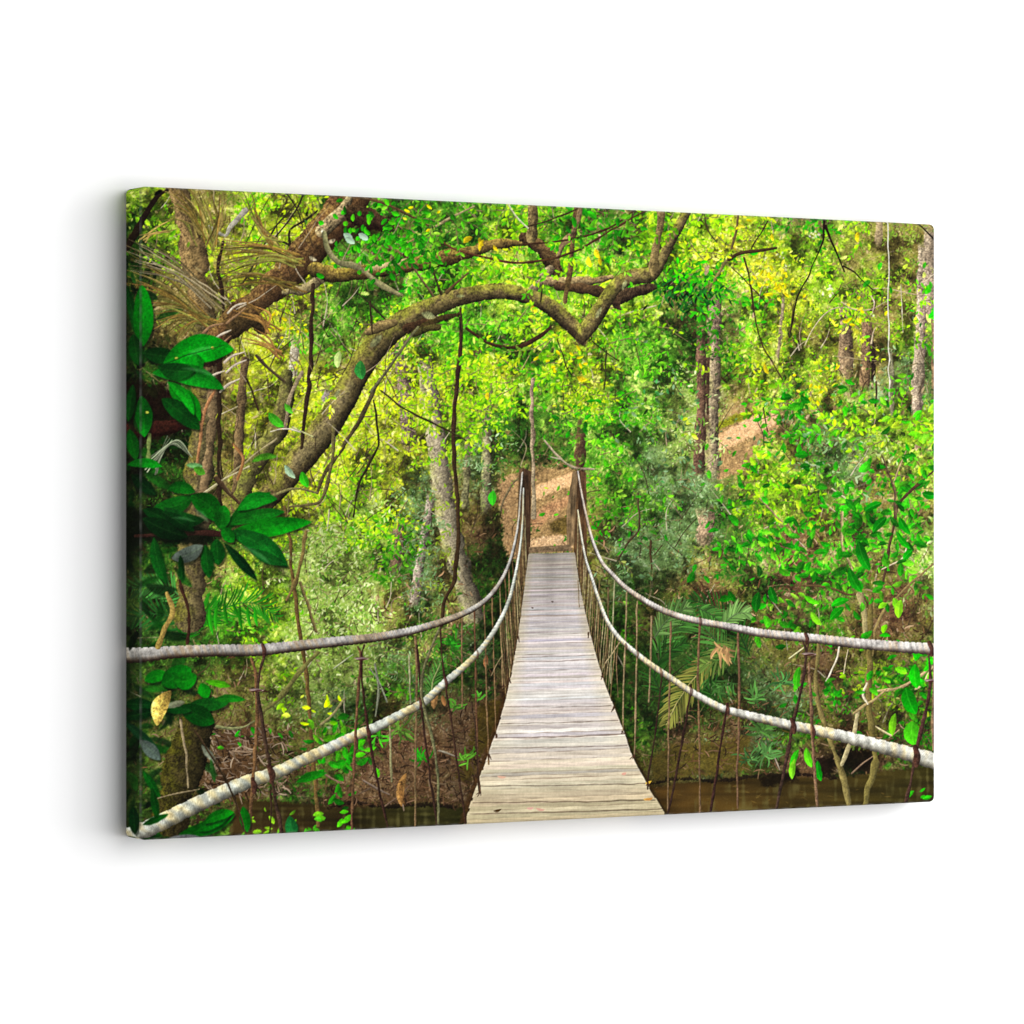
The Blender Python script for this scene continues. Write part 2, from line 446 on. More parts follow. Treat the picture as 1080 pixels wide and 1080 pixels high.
def paint_undergrowth():
    # dead leaves and sticks on the banks
    for _ in range(2600):
        x = rng.uniform(150, 985); y = rng.uniform(560, 850)
        k = kind_at(x + rng.normal(0, 8), y + rng.normal(0, 8))
        if k not in 'bo':
            continue
        col = [rgb(150, 118, 84), rgb(176, 146, 110), rgb(104, 74, 46), rgb(62, 44, 28), rgb(78, 56, 36), rgb(128, 94, 60)][rng.integers(6)]
        L = rng.uniform(3, 11)
        leaf(x, y, rng.uniform(0, 6.28), L, rng.uniform(.7, 2.0), col * rng.uniform(.8, 1.2), rng.uniform(-.2, .2), tipx=.4)
    # stream, seen at both sides under the bridge
    for poly, col in (([(676, 832), (720, 826), (770, 822), (830, 818), (870, 822), (905, 818), (940, 812), (992, 806), (992, 870), (676, 870)], (84, 60, 26)),
                      ([(250, 842), (330, 848), (360, 853), (400, 850), (450, 846), (480, 852), (500, 850), (500, 890), (240, 890)], (66, 52, 24))):
        win, m = poly_mask(poly, 2.5, 3)
        a, b, c, d = win
        st = vnoise(d - c, b - a, 6, 31, 12)
        st2 = vnoise(d - c, b - a, 22, 32, 5)
        xx = np.linspace(0, 1, b - a, dtype=F)[None, :, None]
        base = rgb(*col) * (1.12 - .62 * xx) + rgb(30, 44, 14) * xx * .5
        put(win, m, base * (.66 + .35 * st + .35 * st2)[..., None])
        rf = np.clip(vnoise(d - c, b - a, 60, 33, .12) * .6 + vnoise(d - c, b - a, 16, 34, .5) * .3 + st * .25 - .62, 0, 1) * 1.5
        put(win, m * rf, np.broadcast_to(rgb(128, 122, 70), m.shape + (3,)))
    for _ in range(40):
        x = rng.uniform(690, 940); y = rng.uniform(828, 856)
        leaf(x, y, rng.normal(0, .3), rng.uniform(3, 9), 1.2, rgb(140, 112, 52) * rng.uniform(.5, 1.1), alpha=.55)
    # dark lip of the bank above the water, roots and hollows
    for p in ([(684, 826), (720, 821), (760, 823), (800, 818), (840, 816), (880, 820)], [(345, 852), (372, 846), (400, 850), (450, 848), (480, 850)]):
        stroke([(q[0], q[1]) for q in p], rgb(34, 22, 12), tex=.6, w=(2.5, 4), rough=3, alpha=.8)
    for q in ([(890, 795), (912, 790), (925, 798), (915, 812), (893, 812)], [(858, 800), (878, 798), (880, 816), (860, 818)], [(800, 838 - 18), (838, 815), (840, 822), (805, 830)]):
        patch(q, rgb(22, 16, 8), 4, 4, .4, .85)
    patch([(684, 800), (708, 786), (745, 784), (790, 775), (790, 812), (740, 818), (690, 822)], rgb(104, 88, 36), 5, 5, .5, .85)
    patch([(505, 742), (530, 738), (524, 770), (505, 800), (494, 830), (480, 820), (495, 780)], rgb(92, 78, 24), 5, 5, .5, .7)
    patch([(235, 770), (275, 762), (300, 800), (250, 830), (215, 838), (205, 815)], rgb(96, 70, 44), 8, 6, .8, .6)
    for _ in range(420):
        x = rng.uniform(205, 305); y = rng.uniform(765, 838)
        col = [rgb(168, 140, 112), rgb(120, 90, 62), rgb(58, 42, 28), rgb(196, 170, 140)][rng.integers(4)]
        leaf(x, y, rng.normal(.4, .8), rng.uniform(5, 15), rng.uniform(.9, 1.8), col * rng.uniform(.7, 1.1), rng.uniform(-.15, .15), tipx=.3)
    for _ in range(420):
        x = rng.uniform(350, 500); y = rng.uniform(760, 848)
        col = [rgb(160, 124, 92), rgb(112, 80, 54), rgb(58, 42, 28), rgb(132, 96, 66)][rng.integers(4)]
        leaf(x, y, rng.normal(.3, .9), rng.uniform(5, 14), rng.uniform(.8, 1.7), col * rng.uniform(.7, 1.1), rng.uniform(-.15, .15), tipx=.3)
    for _ in range(240):
        x = rng.uniform(700, 830); y = rng.uniform(740, 815)
        col = [rgb(160, 124, 88), rgb(112, 80, 50), rgb(58, 42, 28), rgb(96, 84, 34)][rng.integers(4)]
        leaf(x, y, rng.normal(-.3, .9), rng.uniform(4, 13), rng.uniform(.8, 1.6), col * rng.uniform(.7, 1.1), rng.uniform(-.15, .15), tipx=.3)
    for pts, c in (([(383, 823), (400, 833), (410, 838)], (150, 124, 100)), ([(418, 832), (424, 848), (426, 855)], (160, 130, 100)), ([(340, 815), (352, 822), (362, 826)], (150, 112, 84)),
                   ([(462, 792), (472, 794), (482, 798)], (176, 160, 130)), ([(405, 850), (420, 840), (432, 828)], (140, 106, 76)), ([(390, 832), (376, 838)], (110, 84, 60)),
                   ([(812, 790), (818, 800), (822, 812)], (180, 160, 130)), ([(898, 815), (912, 803), (922, 796)], (150, 116, 84)), ([(245, 792), (268, 793)], (170, 136, 100))):
        stroke(pts, rgb(*c), tex=.3, w=(2.2, 1))
    leaf(428, 815, 1.7, 36, 9, rgb(168, 124, 70), .1, vein=.0, mottle=1.2)
    leaf(424, 822, 1.45, 28, 5, rgb(140, 100, 56), .1, mottle=1.2)
    leaf(461, 732, 1.8, 16, 7, rgb(198, 150, 92), .1, mottle=1.); leaf(466, 733, 1.3, 12, 5, rgb(180, 128, 76), 0)
    leaf(513, 690, 1.7, 14, 5, rgb(196, 132, 84), 0, mottle=1.)


def paint_twigs(n, lo, hi, where=(140, 985, 215, 770)):
    for _ in range(n):
        x = rng.uniform(where[0], where[1]); y = rng.uniform(where[2], where[3])
        k = kind_at(x, y)
        if k == 'e' or (y > 570 and abs(x - 583) < 30 + (y - 570) * .3):
            continue
        L = rng.uniform(lo, hi); a = rng.normal(-1.57, .75)
        c = [rgb(150, 130, 92), rgb(74, 58, 34), rgb(110, 96, 54), rgb(184, 168, 134), rgb(56, 42, 26)][rng.integers(5)]
        m = (x + math.cos(a) * L / 2 + rng.normal(0, L * .1), y + math.sin(a) * L / 2 + rng.normal(0, L * .05))
        stroke([(x, y), m, (x + math.cos(a) * L, y + math.sin(a) * L)], c, tex=.3, w=(1.3, .5), alpha=.8)


SPRAY = {'y': (.9, 6.5, 3.0, [(196, 218, 36), (170, 208, 28), (140, 188, 24), (216, 228, 96), (120, 166, 26)]),
         'l': (.9, 7, 3.4, [(148, 204, 26), (118, 184, 18), (90, 160, 18), (184, 216, 46), (74, 138, 16)]),
         'g': (.8, 7.5, 3.4, [(76, 162, 22), (104, 182, 32), (58, 134, 18), (44, 108, 16), (138, 194, 54)]),
         'v': (.55, 9, 4.2, [(44, 152, 18), (32, 128, 14), (80, 170, 26), (24, 104, 14), (96, 176, 32)]),
         'd': (.5, 6.5, 2.8, [(44, 92, 26), (32, 74, 20), (66, 114, 34)]),
         'p': (1.0, 6, 2.5, [(150, 182, 76), (184, 206, 116), (116, 160, 56), (206, 220, 150), (92, 136, 44)]),
         'h': (1.0, 5.5, 2.0, [(100, 138, 74), (126, 160, 104), (80, 116, 60), (150, 176, 126)]),
         'o': (.35, 5.5, 2.2, [(118, 142, 50), (96, 128, 40), (150, 160, 80)]),
         't': (.3, 6, 2.4, [(120, 146, 40), (150, 168, 50)]),
         'f': (.4, 8, 2.2, [(62, 110, 36), (44, 86, 26)])}


def paint_sprays(n, size, where=(150, 985, 205, 790)):
    """flat sprays of leaves, lighter towards the tip, each with its own gap of shade below"""
    for _ in range(n):
        x = rng.uniform(where[0], where[1]); y = rng.uniform(where[2], where[3])
        if y > 560 and abs(x - 583) < 34 + (y - 560) * .3:
            continue
        k = kind_at(x + rng.normal(0, 8), y + rng.normal(0, 8))
        if k not in SPRAY:
            continue
        p, L, W, cols = SPRAY[k]
        py, px = min(int((y - Y0) * S), PH - 1), min(int((x - X0) * S), PW - 1)
        if rng.random() > p * (.35 + 1.3 * float(N30[py, px])):
            continue
        cols = [rgb(*q) * (.8 + .4 * float(N90[py, px])) for q in cols]
        sprig(x, y, rng.choice([0.25, 2.9]) + rng.normal(0, .55), rng.uniform(2, 4) * L * size, int(rng.integers(3, 6)), L * size, W * size, cols, twig=rgb(112, 98, 56) if rng.random() < .4 else None, droop=.5, bend=rng.normal(.2, .3))


def paint_palms():
    dk, md, lt, yl = rgb(36, 74, 26), rgb(62, 104, 44), rgb(104, 140, 74), rgb(150, 150, 70)
    for pts, L, c in (([(690, 690), (705, 668), (728, 655), (745, 660)], 26, md), ([(775, 700), (752, 672), (730, 650), (712, 640)], 28, md),
                      ([(700, 735), (690, 712), (700, 690), (722, 678)], 24, dk), ([(790, 690), (775, 660), (750, 640), (728, 632)], 26, dk),
                      ([(760, 745), (745, 725), (738, 705), (738, 690)], 26, dk), ([(690, 672), (705, 652), (725, 640)], 22, lt * .8),
                      ([(735, 640), (750, 648), (765, 662)], 16, md), ([(760, 660), (775, 648), (790, 646)], 18, lt)):
        frond(pts, L, c, 26, .8, 1.9, spine=c * .8)
    frond([(752, 692), (738, 708), (722, 728), (702, 764)], 27, yl * .72, 34, .75, 2.0, spine=rgb(150, 140, 70), w=(1.6, 1))
    frond([(780, 678), (766, 686), (752, 698), (738, 700)], 24, rgb(96, 120, 54), 26, .8, 1.8)
    for i in range(16):
        a = math.radians(rng.uniform(20, 140))
        leaf(762 + rng.normal(0, 5), 682 + rng.normal(0, 3), a, rng.uniform(12, 22), 2.4, rgb(190, 150, 98) * rng.uniform(.6, 1.05), .1, tipx=.5)
    for i in range(22):
        a = math.radians(rng.uniform(-10, 190))
        leaf(760 + rng.normal(0, 7), 723 + rng.normal(0, 4), a, rng.uniform(10, 19), 2, rgb(66, 108, 48) * rng.uniform(.6, 1.2), .1, tipx=.5)
    # small palms under the left ropes
    frond([(452, 740), (456, 722), (462, 705), (468, 692)], 14, rgb(70, 122, 50), 24, .8, 1.1, spine=rgb(120, 132, 70))
    for cx, cy, n, L, c in ((420, 770, 26, 20, rgb(84, 118, 44)), (398, 778, 12, 14, rgb(62, 150, 30)), (491, 800, 18, 12, rgb(82, 134, 40)), (803, 770, 26, 17, rgb(70, 108, 48)),
                            (808, 795, 24, 18, rgb(80, 124, 62)), (795, 735, 20, 15, rgb(74, 118, 54)), (790, 800, 16, 14, rgb(64, 100, 50)), (825, 720, 18, 14, rgb(70, 122, 60)),
                            (445, 800, 12, 12, rgb(34, 128, 22)), (480, 745, 14, 10, rgb(66, 110, 36)), (505, 735, 10, 8, rgb(70, 130, 40)), (478, 678, 18, 14, rgb(44, 122, 28))):
        for _ in range(n):
            a = rng.uniform(-3.4, .3)
            leaf(cx + rng.normal(0, 2.5), cy + rng.normal(0, 2), a if rng.random() < .7 else -a, L * rng.uniform(.6, 1.15), 2.1, c * rng.uniform(.6, 1.25), rng.uniform(-.2, .2), tipx=.5)
    # palms at lower left
    for pts, L, c in (([(200, 640), (180, 622), (155, 618), (134, 622)], 22, rgb(60, 118, 50)), ([(215, 655), (240, 640), (268, 636), (292, 650)], 26, rgb(40, 116, 24)),
                      ([(205, 668), (180, 650), (150, 648), (130, 660)], 24, rgb(36, 90, 34)), ([(190, 672), (205, 650), (230, 640)], 26, rgb(34, 112, 22))):
        frond(pts, L, c, 24, .95, 2.2, spine=c, sag=-.4)
    for i in range(9):
        leaf(205 + i * 8, 636 + 3 * math.sin(i), 1.45 + rng.normal(0, .12), rng.uniform(22, 32), 4, rgb(34, 124, 20) * rng.uniform(.7, 1.2), .05)


def paint_left_trunks():
    m = rgb(92, 90, 30)
    stroke([(186, 190, 24), (196, 230, 22), (204, 270, 24), (210, 310, 26), (216, 350, 28)], rgb(116, 92, 50), .4, tex=.8, rough=1.5)
    stroke([(214, 345, 30), (215, 400, 28), (213, 450, 26), (208, 520, 26), (203, 580, 27), (200, 650, 30)], rgb(92, 80, 46), .45, tex=.8, moss=rgb(84, 84, 28), mossamt=.05, rough=1.5)
    stroke([(224, 410, 10), (222, 460, 10), (214, 520, 9)], rgb(112, 90, 56), .4, tex=.6)
    stroke([(258, 380, 9), (254, 430, 9), (251, 480, 9), (247, 535, 8)], rgb(100, 80, 46), .4, tex=.7)
    stroke([(232, 350, 5), (231, 430, 5), (232, 540, 5)], rgb(44, 32, 18), .3, tex=.4)
    stroke([(236, 255, 3), (229, 280, 4), (233, 300, 4), (235, 320, 3.5), (234, 345, 3)], rgb(48, 34, 20), .3, tex=.4)
    stroke([(258, 222, 7), (244, 238, 5), (238, 248, 4), (220, 240, 5)], rgb(150, 144, 118), .4, tex=.5)
    stroke([(302, 395, 12), (301, 420, 17), (293, 450, 20), (277, 475, 20), (262, 500, 19), (254, 530, 18)], rgb(92, 86, 42), .6, tex=.7, moss=rgb(92, 98, 36), mossamt=.1, rough=.8)
    stroke([(318, 392, 4), (306, 420, 4), (300, 450, 4)], rgb(140, 122, 84), .4)
    stroke([(132, 262, 6), (142, 248, 7), (152, 228, 6), (165, 208, 4), (176, 200, 3)], rgb(32, 24, 12), .3, tex=.5)
    # twigs to the left of the arch
    for pts, w, c in (([(175, 535), (215, 520), (255, 490), (290, 462)], (2.2, 1.6), (150, 136, 88)), ([(206, 525), (240, 503), (262, 492)], (1.5, 1.5), (180, 168, 120)),
                      ([(228, 505), (240, 518), (252, 530)], (5, 4), (66, 48, 28)), ([(270, 375), (285, 390), (300, 402)], (4, 3), (70, 58, 34)),
                      ([(260, 400), (268, 420), (272, 432)], (2, 2), (52, 38, 20)), ([(246, 468), (256, 485), (250, 505)], (3.5, 3), (146, 98, 48)),
                      ([(330, 458), (300, 452), (285, 455)], (2, 1.5), (196, 184, 148)), ([(255, 300), (272, 270), (290, 240), (312, 215)], (2, 1.6), (52, 48, 22)),
                      ([(304, 258), (306, 242), (322, 232), (334, 222)], (2.6, 2), (40, 34, 18)), ([(303, 204), (313, 220), (318, 240)], (1.8, 1.4), (44, 38, 20)),
                      ([(320, 204), (312, 222), (290, 250)], (1.8, 1.4), (44, 38, 20)), ([(280, 250), (300, 256), (306, 262)], (2.4, 2), (38, 32, 18))):
        stroke(pts, rgb(*c), tex=.3, w=w)


def paint_arch():
    # heavy fallen-looking limb, upper left
    stroke([(218, 372, 26), (240, 345, 26), (262, 325, 26), (290, 300, 30), (318, 272, 36), (342, 245, 36), (362, 222, 30), (380, 203, 24)], rgb(84, 58, 30), .5, tex=.8, moss=rgb(118, 100, 52), mossamt=-.3, rough=1.2)
    stroke([(242, 352, 18), (262, 337, 16), (276, 345, 14)], rgb(58, 44, 22), .4, tex=.8, rough=2)
    stroke([(340, 243, 14), (352, 232, 15), (362, 222, 14), (368, 210, 10)], rgb(136, 116, 74), .6, tex=.9)
    stroke([(372, 225, 22), (392, 232, 22), (408, 238, 14)], rgb(52, 38, 20), .4, tex=.9, rough=2)
    patch([(366, 240), (395, 235), (408, 243), (385, 250), (360, 256)], rgb(28, 22, 12), 4, 4, .5, .8)
    stroke([(300, 308, 8), (322, 304, 10), (345, 290, 11), (360, 287, 12)], rgb(122, 108, 66), .5, tex=.7)
    for x, y in ((340, 240), (348, 282), (332, 286), (345, 255), (326, 270)):
        leaf(x, y, rng.uniform(0, 6), 9, 5, rgb(160, 156, 126), .1, mottle=1.4, soft=3, alpha=.6)
    # level branch behind the arch
    stroke([(332, 284, 14), (356, 290, 16), (384, 287, 15), (410, 283, 12), (440, 278, 13), (470, 272, 15), (500, 264, 13), (518, 258, 11), (545, 256, 8), (566, 258, 7)], rgb(96, 78, 32), .65, tex=.8, moss=rgb(120, 108, 44), mossamt=-.1, rough=1.)
    stroke([(384, 285, 4), (410, 278, 5), (430, 274, 4)], rgb(176, 156, 92), .3, tex=.5)
    # crossing stubs on the right of it
    stroke([(552, 250, 12), (566, 258, 14), (578, 270, 16), (586, 284, 13)], rgb(78, 60, 30), .5, tex=.9, rough=1.5)
    stroke([(556, 312, 8), (570, 296, 9), (580, 284, 10)], rgb(130, 114, 74), .5, tex=.7)
    stroke([(578, 297, 9), (600, 297, 9), (625, 296, 8), (645, 292, 6)], rgb(134, 112, 66), .7, tex=.7, moss=rgb(108, 100, 44))
    stroke([(588, 302, 8), (612, 304, 10), (635, 308, 11)], rgb(70, 52, 28), .5, tex=.8)
    stroke([(616, 190, 7), (611, 214, 7), (606, 236, 6), (603, 262, 5), (600, 290, 5), (596, 318, 4)], rgb(92, 72, 34), .5, tex=.7)
    stroke([(618, 190, 5), (613, 216, 5), (607, 240, 6), (594, 258, 6), (588, 272, 5)], rgb(120, 100, 58), .5, tex=.7)
    stroke([(560, 188, 10), (562, 235, 10), (560, 252, 11)], rgb(112, 96, 50), .4, tex=.8)
    stroke([(634, 308, 14), (652, 312, 15), (668, 308, 12), (690, 302, 7)], rgb(60, 46, 28), .5, tex=.9, rough=1., fade=6)
    stroke([(648, 312, 8), (650, 322, 6), (654, 326, 3)], rgb(54, 40, 24), .4, tex=.8)
    # main arch
    mo = rgb(98, 102, 34)
    stroke([(254, 560, 22), (275, 532, 24), (297, 508, 26), (322, 478, 29), (345, 448, 29), (362, 420, 28), (377, 392, 27), (394, 367, 27), (413, 348, 26), (436, 333, 23), (460, 322, 20), (484, 313.5, 18), (508, 308.5, 17), (530, 307, 16.5), (552, 311, 16), (575, 320, 17), (592, 333, 17), (604, 345, 16), (612, 354, 13), (616, 361, 7)],
           rgb(98, 84, 44), .62, tex=.75, moss=mo, mossamt=.12, rough=1.1, bias=-.06, wob=0)
    stroke([(303, 500, 12), (330, 466, 14), (352, 436, 12), (372, 402, 8)], rgb(140, 124, 84), .3, tex=.6, alpha=.4, soft=6, fade=10)
    stroke([(430, 346, 10), (460, 337, 7), (484, 331, 3)], rgb(60, 40, 22), .3, tex=.8, rough=1.5, alpha=.9)
    stroke([(388, 350, 9), (402, 344, 11), (416, 340, 8)], rgb(110, 92, 48), .5, tex=.7)
    stroke([(436, 352, 7), (452, 346, 9), (462, 345, 7)], rgb(60, 56, 22), .4, tex=.8)
    stroke([(612, 357, 12), (621, 344, 17), (634, 324, 16), (648, 303, 15), (660, 294, 16), (672, 291, 17), (684, 290, 16), (692, 283, 13), (699, 271, 11), (708, 253, 10.5), (717, 236, 10), (728, 216, 9), (738, 198, 8)],
           rgb(102, 88, 46), .62, tex=.75, moss=mo, mossamt=.12, rough=1.0, wob=0)
    stroke([(689, 288, 8), (691, 262, 7.5), (695, 240, 7.5), (698, 214, 7.5), (700, 195, 7)], rgb(118, 100, 52), .5, tex=.7)
    stroke([(594, 341, 5), (605, 352, 7), (614, 361, 6)], rgb(50, 40, 22), .3, tex=.6, alpha=.75, soft=4)
    # lichen
    for x, y, a, L, W in ((444, 330, .3, 16, 8), (390, 366, -.8, 18, 8), (628, 336, -1.1, 14, 5), (656, 306, -1.2, 12, 5), (352, 420, -1, 12, 5), (480, 312, 0, 10, 4)):
        leaf(x, y, a, L, W, rgb(146, 152, 104), 0, fold=0, alpha=.7, soft=3, mottle=1.)
    # vines and thin twigs round the arch
    V = [
        ([(342, 246, 5), (345, 262, 6), (356, 276, 6), (372, 280, 6), (384, 286, 5.5), (398, 298, 6), (410, 305, 6), (420, 310, 4)], (128, 110, 76)),
        ([(486, 345, 4), (484, 380, 5), (481, 410, 5), (478, 450, 5), (480, 500, 5), (483, 550, 5), (481, 590, 5), (478, 615, 4.5), (468, 635, 4.5), (466, 660, 4)], (62, 40, 24)),
        ([(486, 325, 3), (487, 345, 4), (485, 360, 4)], (60, 44, 24)),
        ([(331, 300, 4.5), (328, 340, 5), (327, 390, 5), (322, 430, 4.5), (317, 472, 4)], (58, 38, 24)),
        ([(400, 400, 4), (388, 425, 5), (372, 455, 5), (355, 480, 5), (342, 500, 5), (334, 520, 4)], (84, 66, 36)),
        ([(352, 450, 4), (350, 485, 4), (340, 525, 4), (325, 532, 3.5), (306, 534, 3)], (104, 84, 46)),
        ([(440, 345, 3), (425, 366, 3), (408, 390, 3.5), (392, 412, 4)], (104, 90, 60)),
        ([(394, 422, 2), (397, 445, 2.5), (399, 466, 2.5), (388, 490, 2.5), (378, 512, 2.5), (372, 545, 2)], (50, 38, 20)),
        ([(402, 412, 2), (425, 430, 2.5), (450, 443, 2.5), (475, 455, 2), (500, 470, 1.5)], (58, 44, 24)),
        ([(462, 252, 2), (478, 262, 2.5), (505, 270, 3), (535, 276, 3), (562, 277, 2.5)], (92, 52, 28)),
        ([(552, 277, 2.5), (585, 272, 2.5), (612, 262, 2.5), (640, 245, 2.5), (665, 230, 2), (684, 221, 1.5)], (74, 44, 24)),
        ([(552, 257, 2), (590, 254, 2.4), (625, 246, 2.6), (650, 236, 2.2), (668, 222, 1.6)], (64, 38, 22)),
        ([(552, 240, 1.5), (585, 230, 2), (608, 220, 1.6)], (60, 44, 22)),
        ([(492, 346, 3), (505, 356, 3.6), (520, 363, 4), (535, 366, 4.5), (552, 364, 5), (565, 357, 5), (580, 345, 3.5)], (62, 38, 22)),
        ([(428, 268, 3), (440, 288, 3), (452, 305, 3), (456, 312, 3)], (96, 72, 44)),
        ([(452, 275, 2.5), (458, 290, 3), (462, 302, 3), (465, 310, 3)], (54, 42, 22)),
        ([(470, 308, 5), (482, 298, 3), (494, 288, 2)], (88, 62, 34)),
        ([(420, 262, 2), (436, 252, 2), (444, 248, 1.5)], (140, 100, 60)),
        ([(382, 208, 3), (405, 214, 3), (430, 226, 2.5), (452, 238, 2)], (88, 58, 34)),
        ([(460, 238, 3), (478, 228, 2.6), (500, 218, 2)], (150, 124, 84)),
        ([(536, 216, 2), (544, 228, 2), (556, 240, 1.6)], (190, 172, 140)),
        ([(376, 308, 1.5), (392, 322, 2), (405, 336, 2)], (44, 36, 20)),
        ([(390, 318, 2.5), (392, 335, 2.5), (392, 352, 2)], (48, 36, 20)),
        ([(484, 335, 3), (486, 350, 2)], (44, 36, 20)), ([(572, 300, 2), (570, 318, 2)], (50, 40, 20)),
        ([(300, 534, 3), (305, 565, 4), (308, 600, 4.5), (312, 640, 4.5), (318, 680, 4.5), (324, 720, 4.5), (327, 760, 4.5), (332, 820, 5), (336, 870, 5)], (104, 72, 36)),
        ([(322, 560, 4), (317, 590, 4.5), (312, 612, 5), (303, 632, 5)], (122, 92, 48)),
        ([(316, 614, 3), (325, 640, 4), (333, 665, 4)], (112, 88, 50)),
        ([(335, 688, 5), (315, 710, 5), (295, 735, 6), (275, 752, 5)], (110, 96, 48)),
        ([(228, 766, 4), (252, 768, 3.5), (268, 760, 2.5)], (120, 108, 72)),
        ([(308, 450, 2), (330, 460, 1.6)], (180, 160, 110)), ([(280, 525, 3), (310, 515, 3), (335, 520, 2.5)], (120, 100, 60)),
        ([(550, 390, 1.5), (560, 372, 1.5), (575, 360, 1.5)], (140, 120, 70)), ([(585, 350, 1.3), (595, 380, 1.3), (602, 395, 1.2)], (46, 40, 18)),
        ([(625, 360, 1.5), (640, 372, 1.3), (652, 380, 1.2)], (40, 36, 16)), ([(639, 370, 2), (638, 395, 1.5), (637, 410, 1.5)], (52, 48, 22)),
        ([(742, 215, 1.2), (745, 240, 1.5), (756, 255, 1.3)], (70, 60, 26)), ([(768, 270, 4), (758, 288, 4), (749, 302, 3)], (126, 104, 54)),
    ]
    for p, c in V:
        stroke([(x, y, w * .88) for x, y, w in p], rgb(*c) * np.array([.92, 1.04, .9], F), .5, tex=.45)


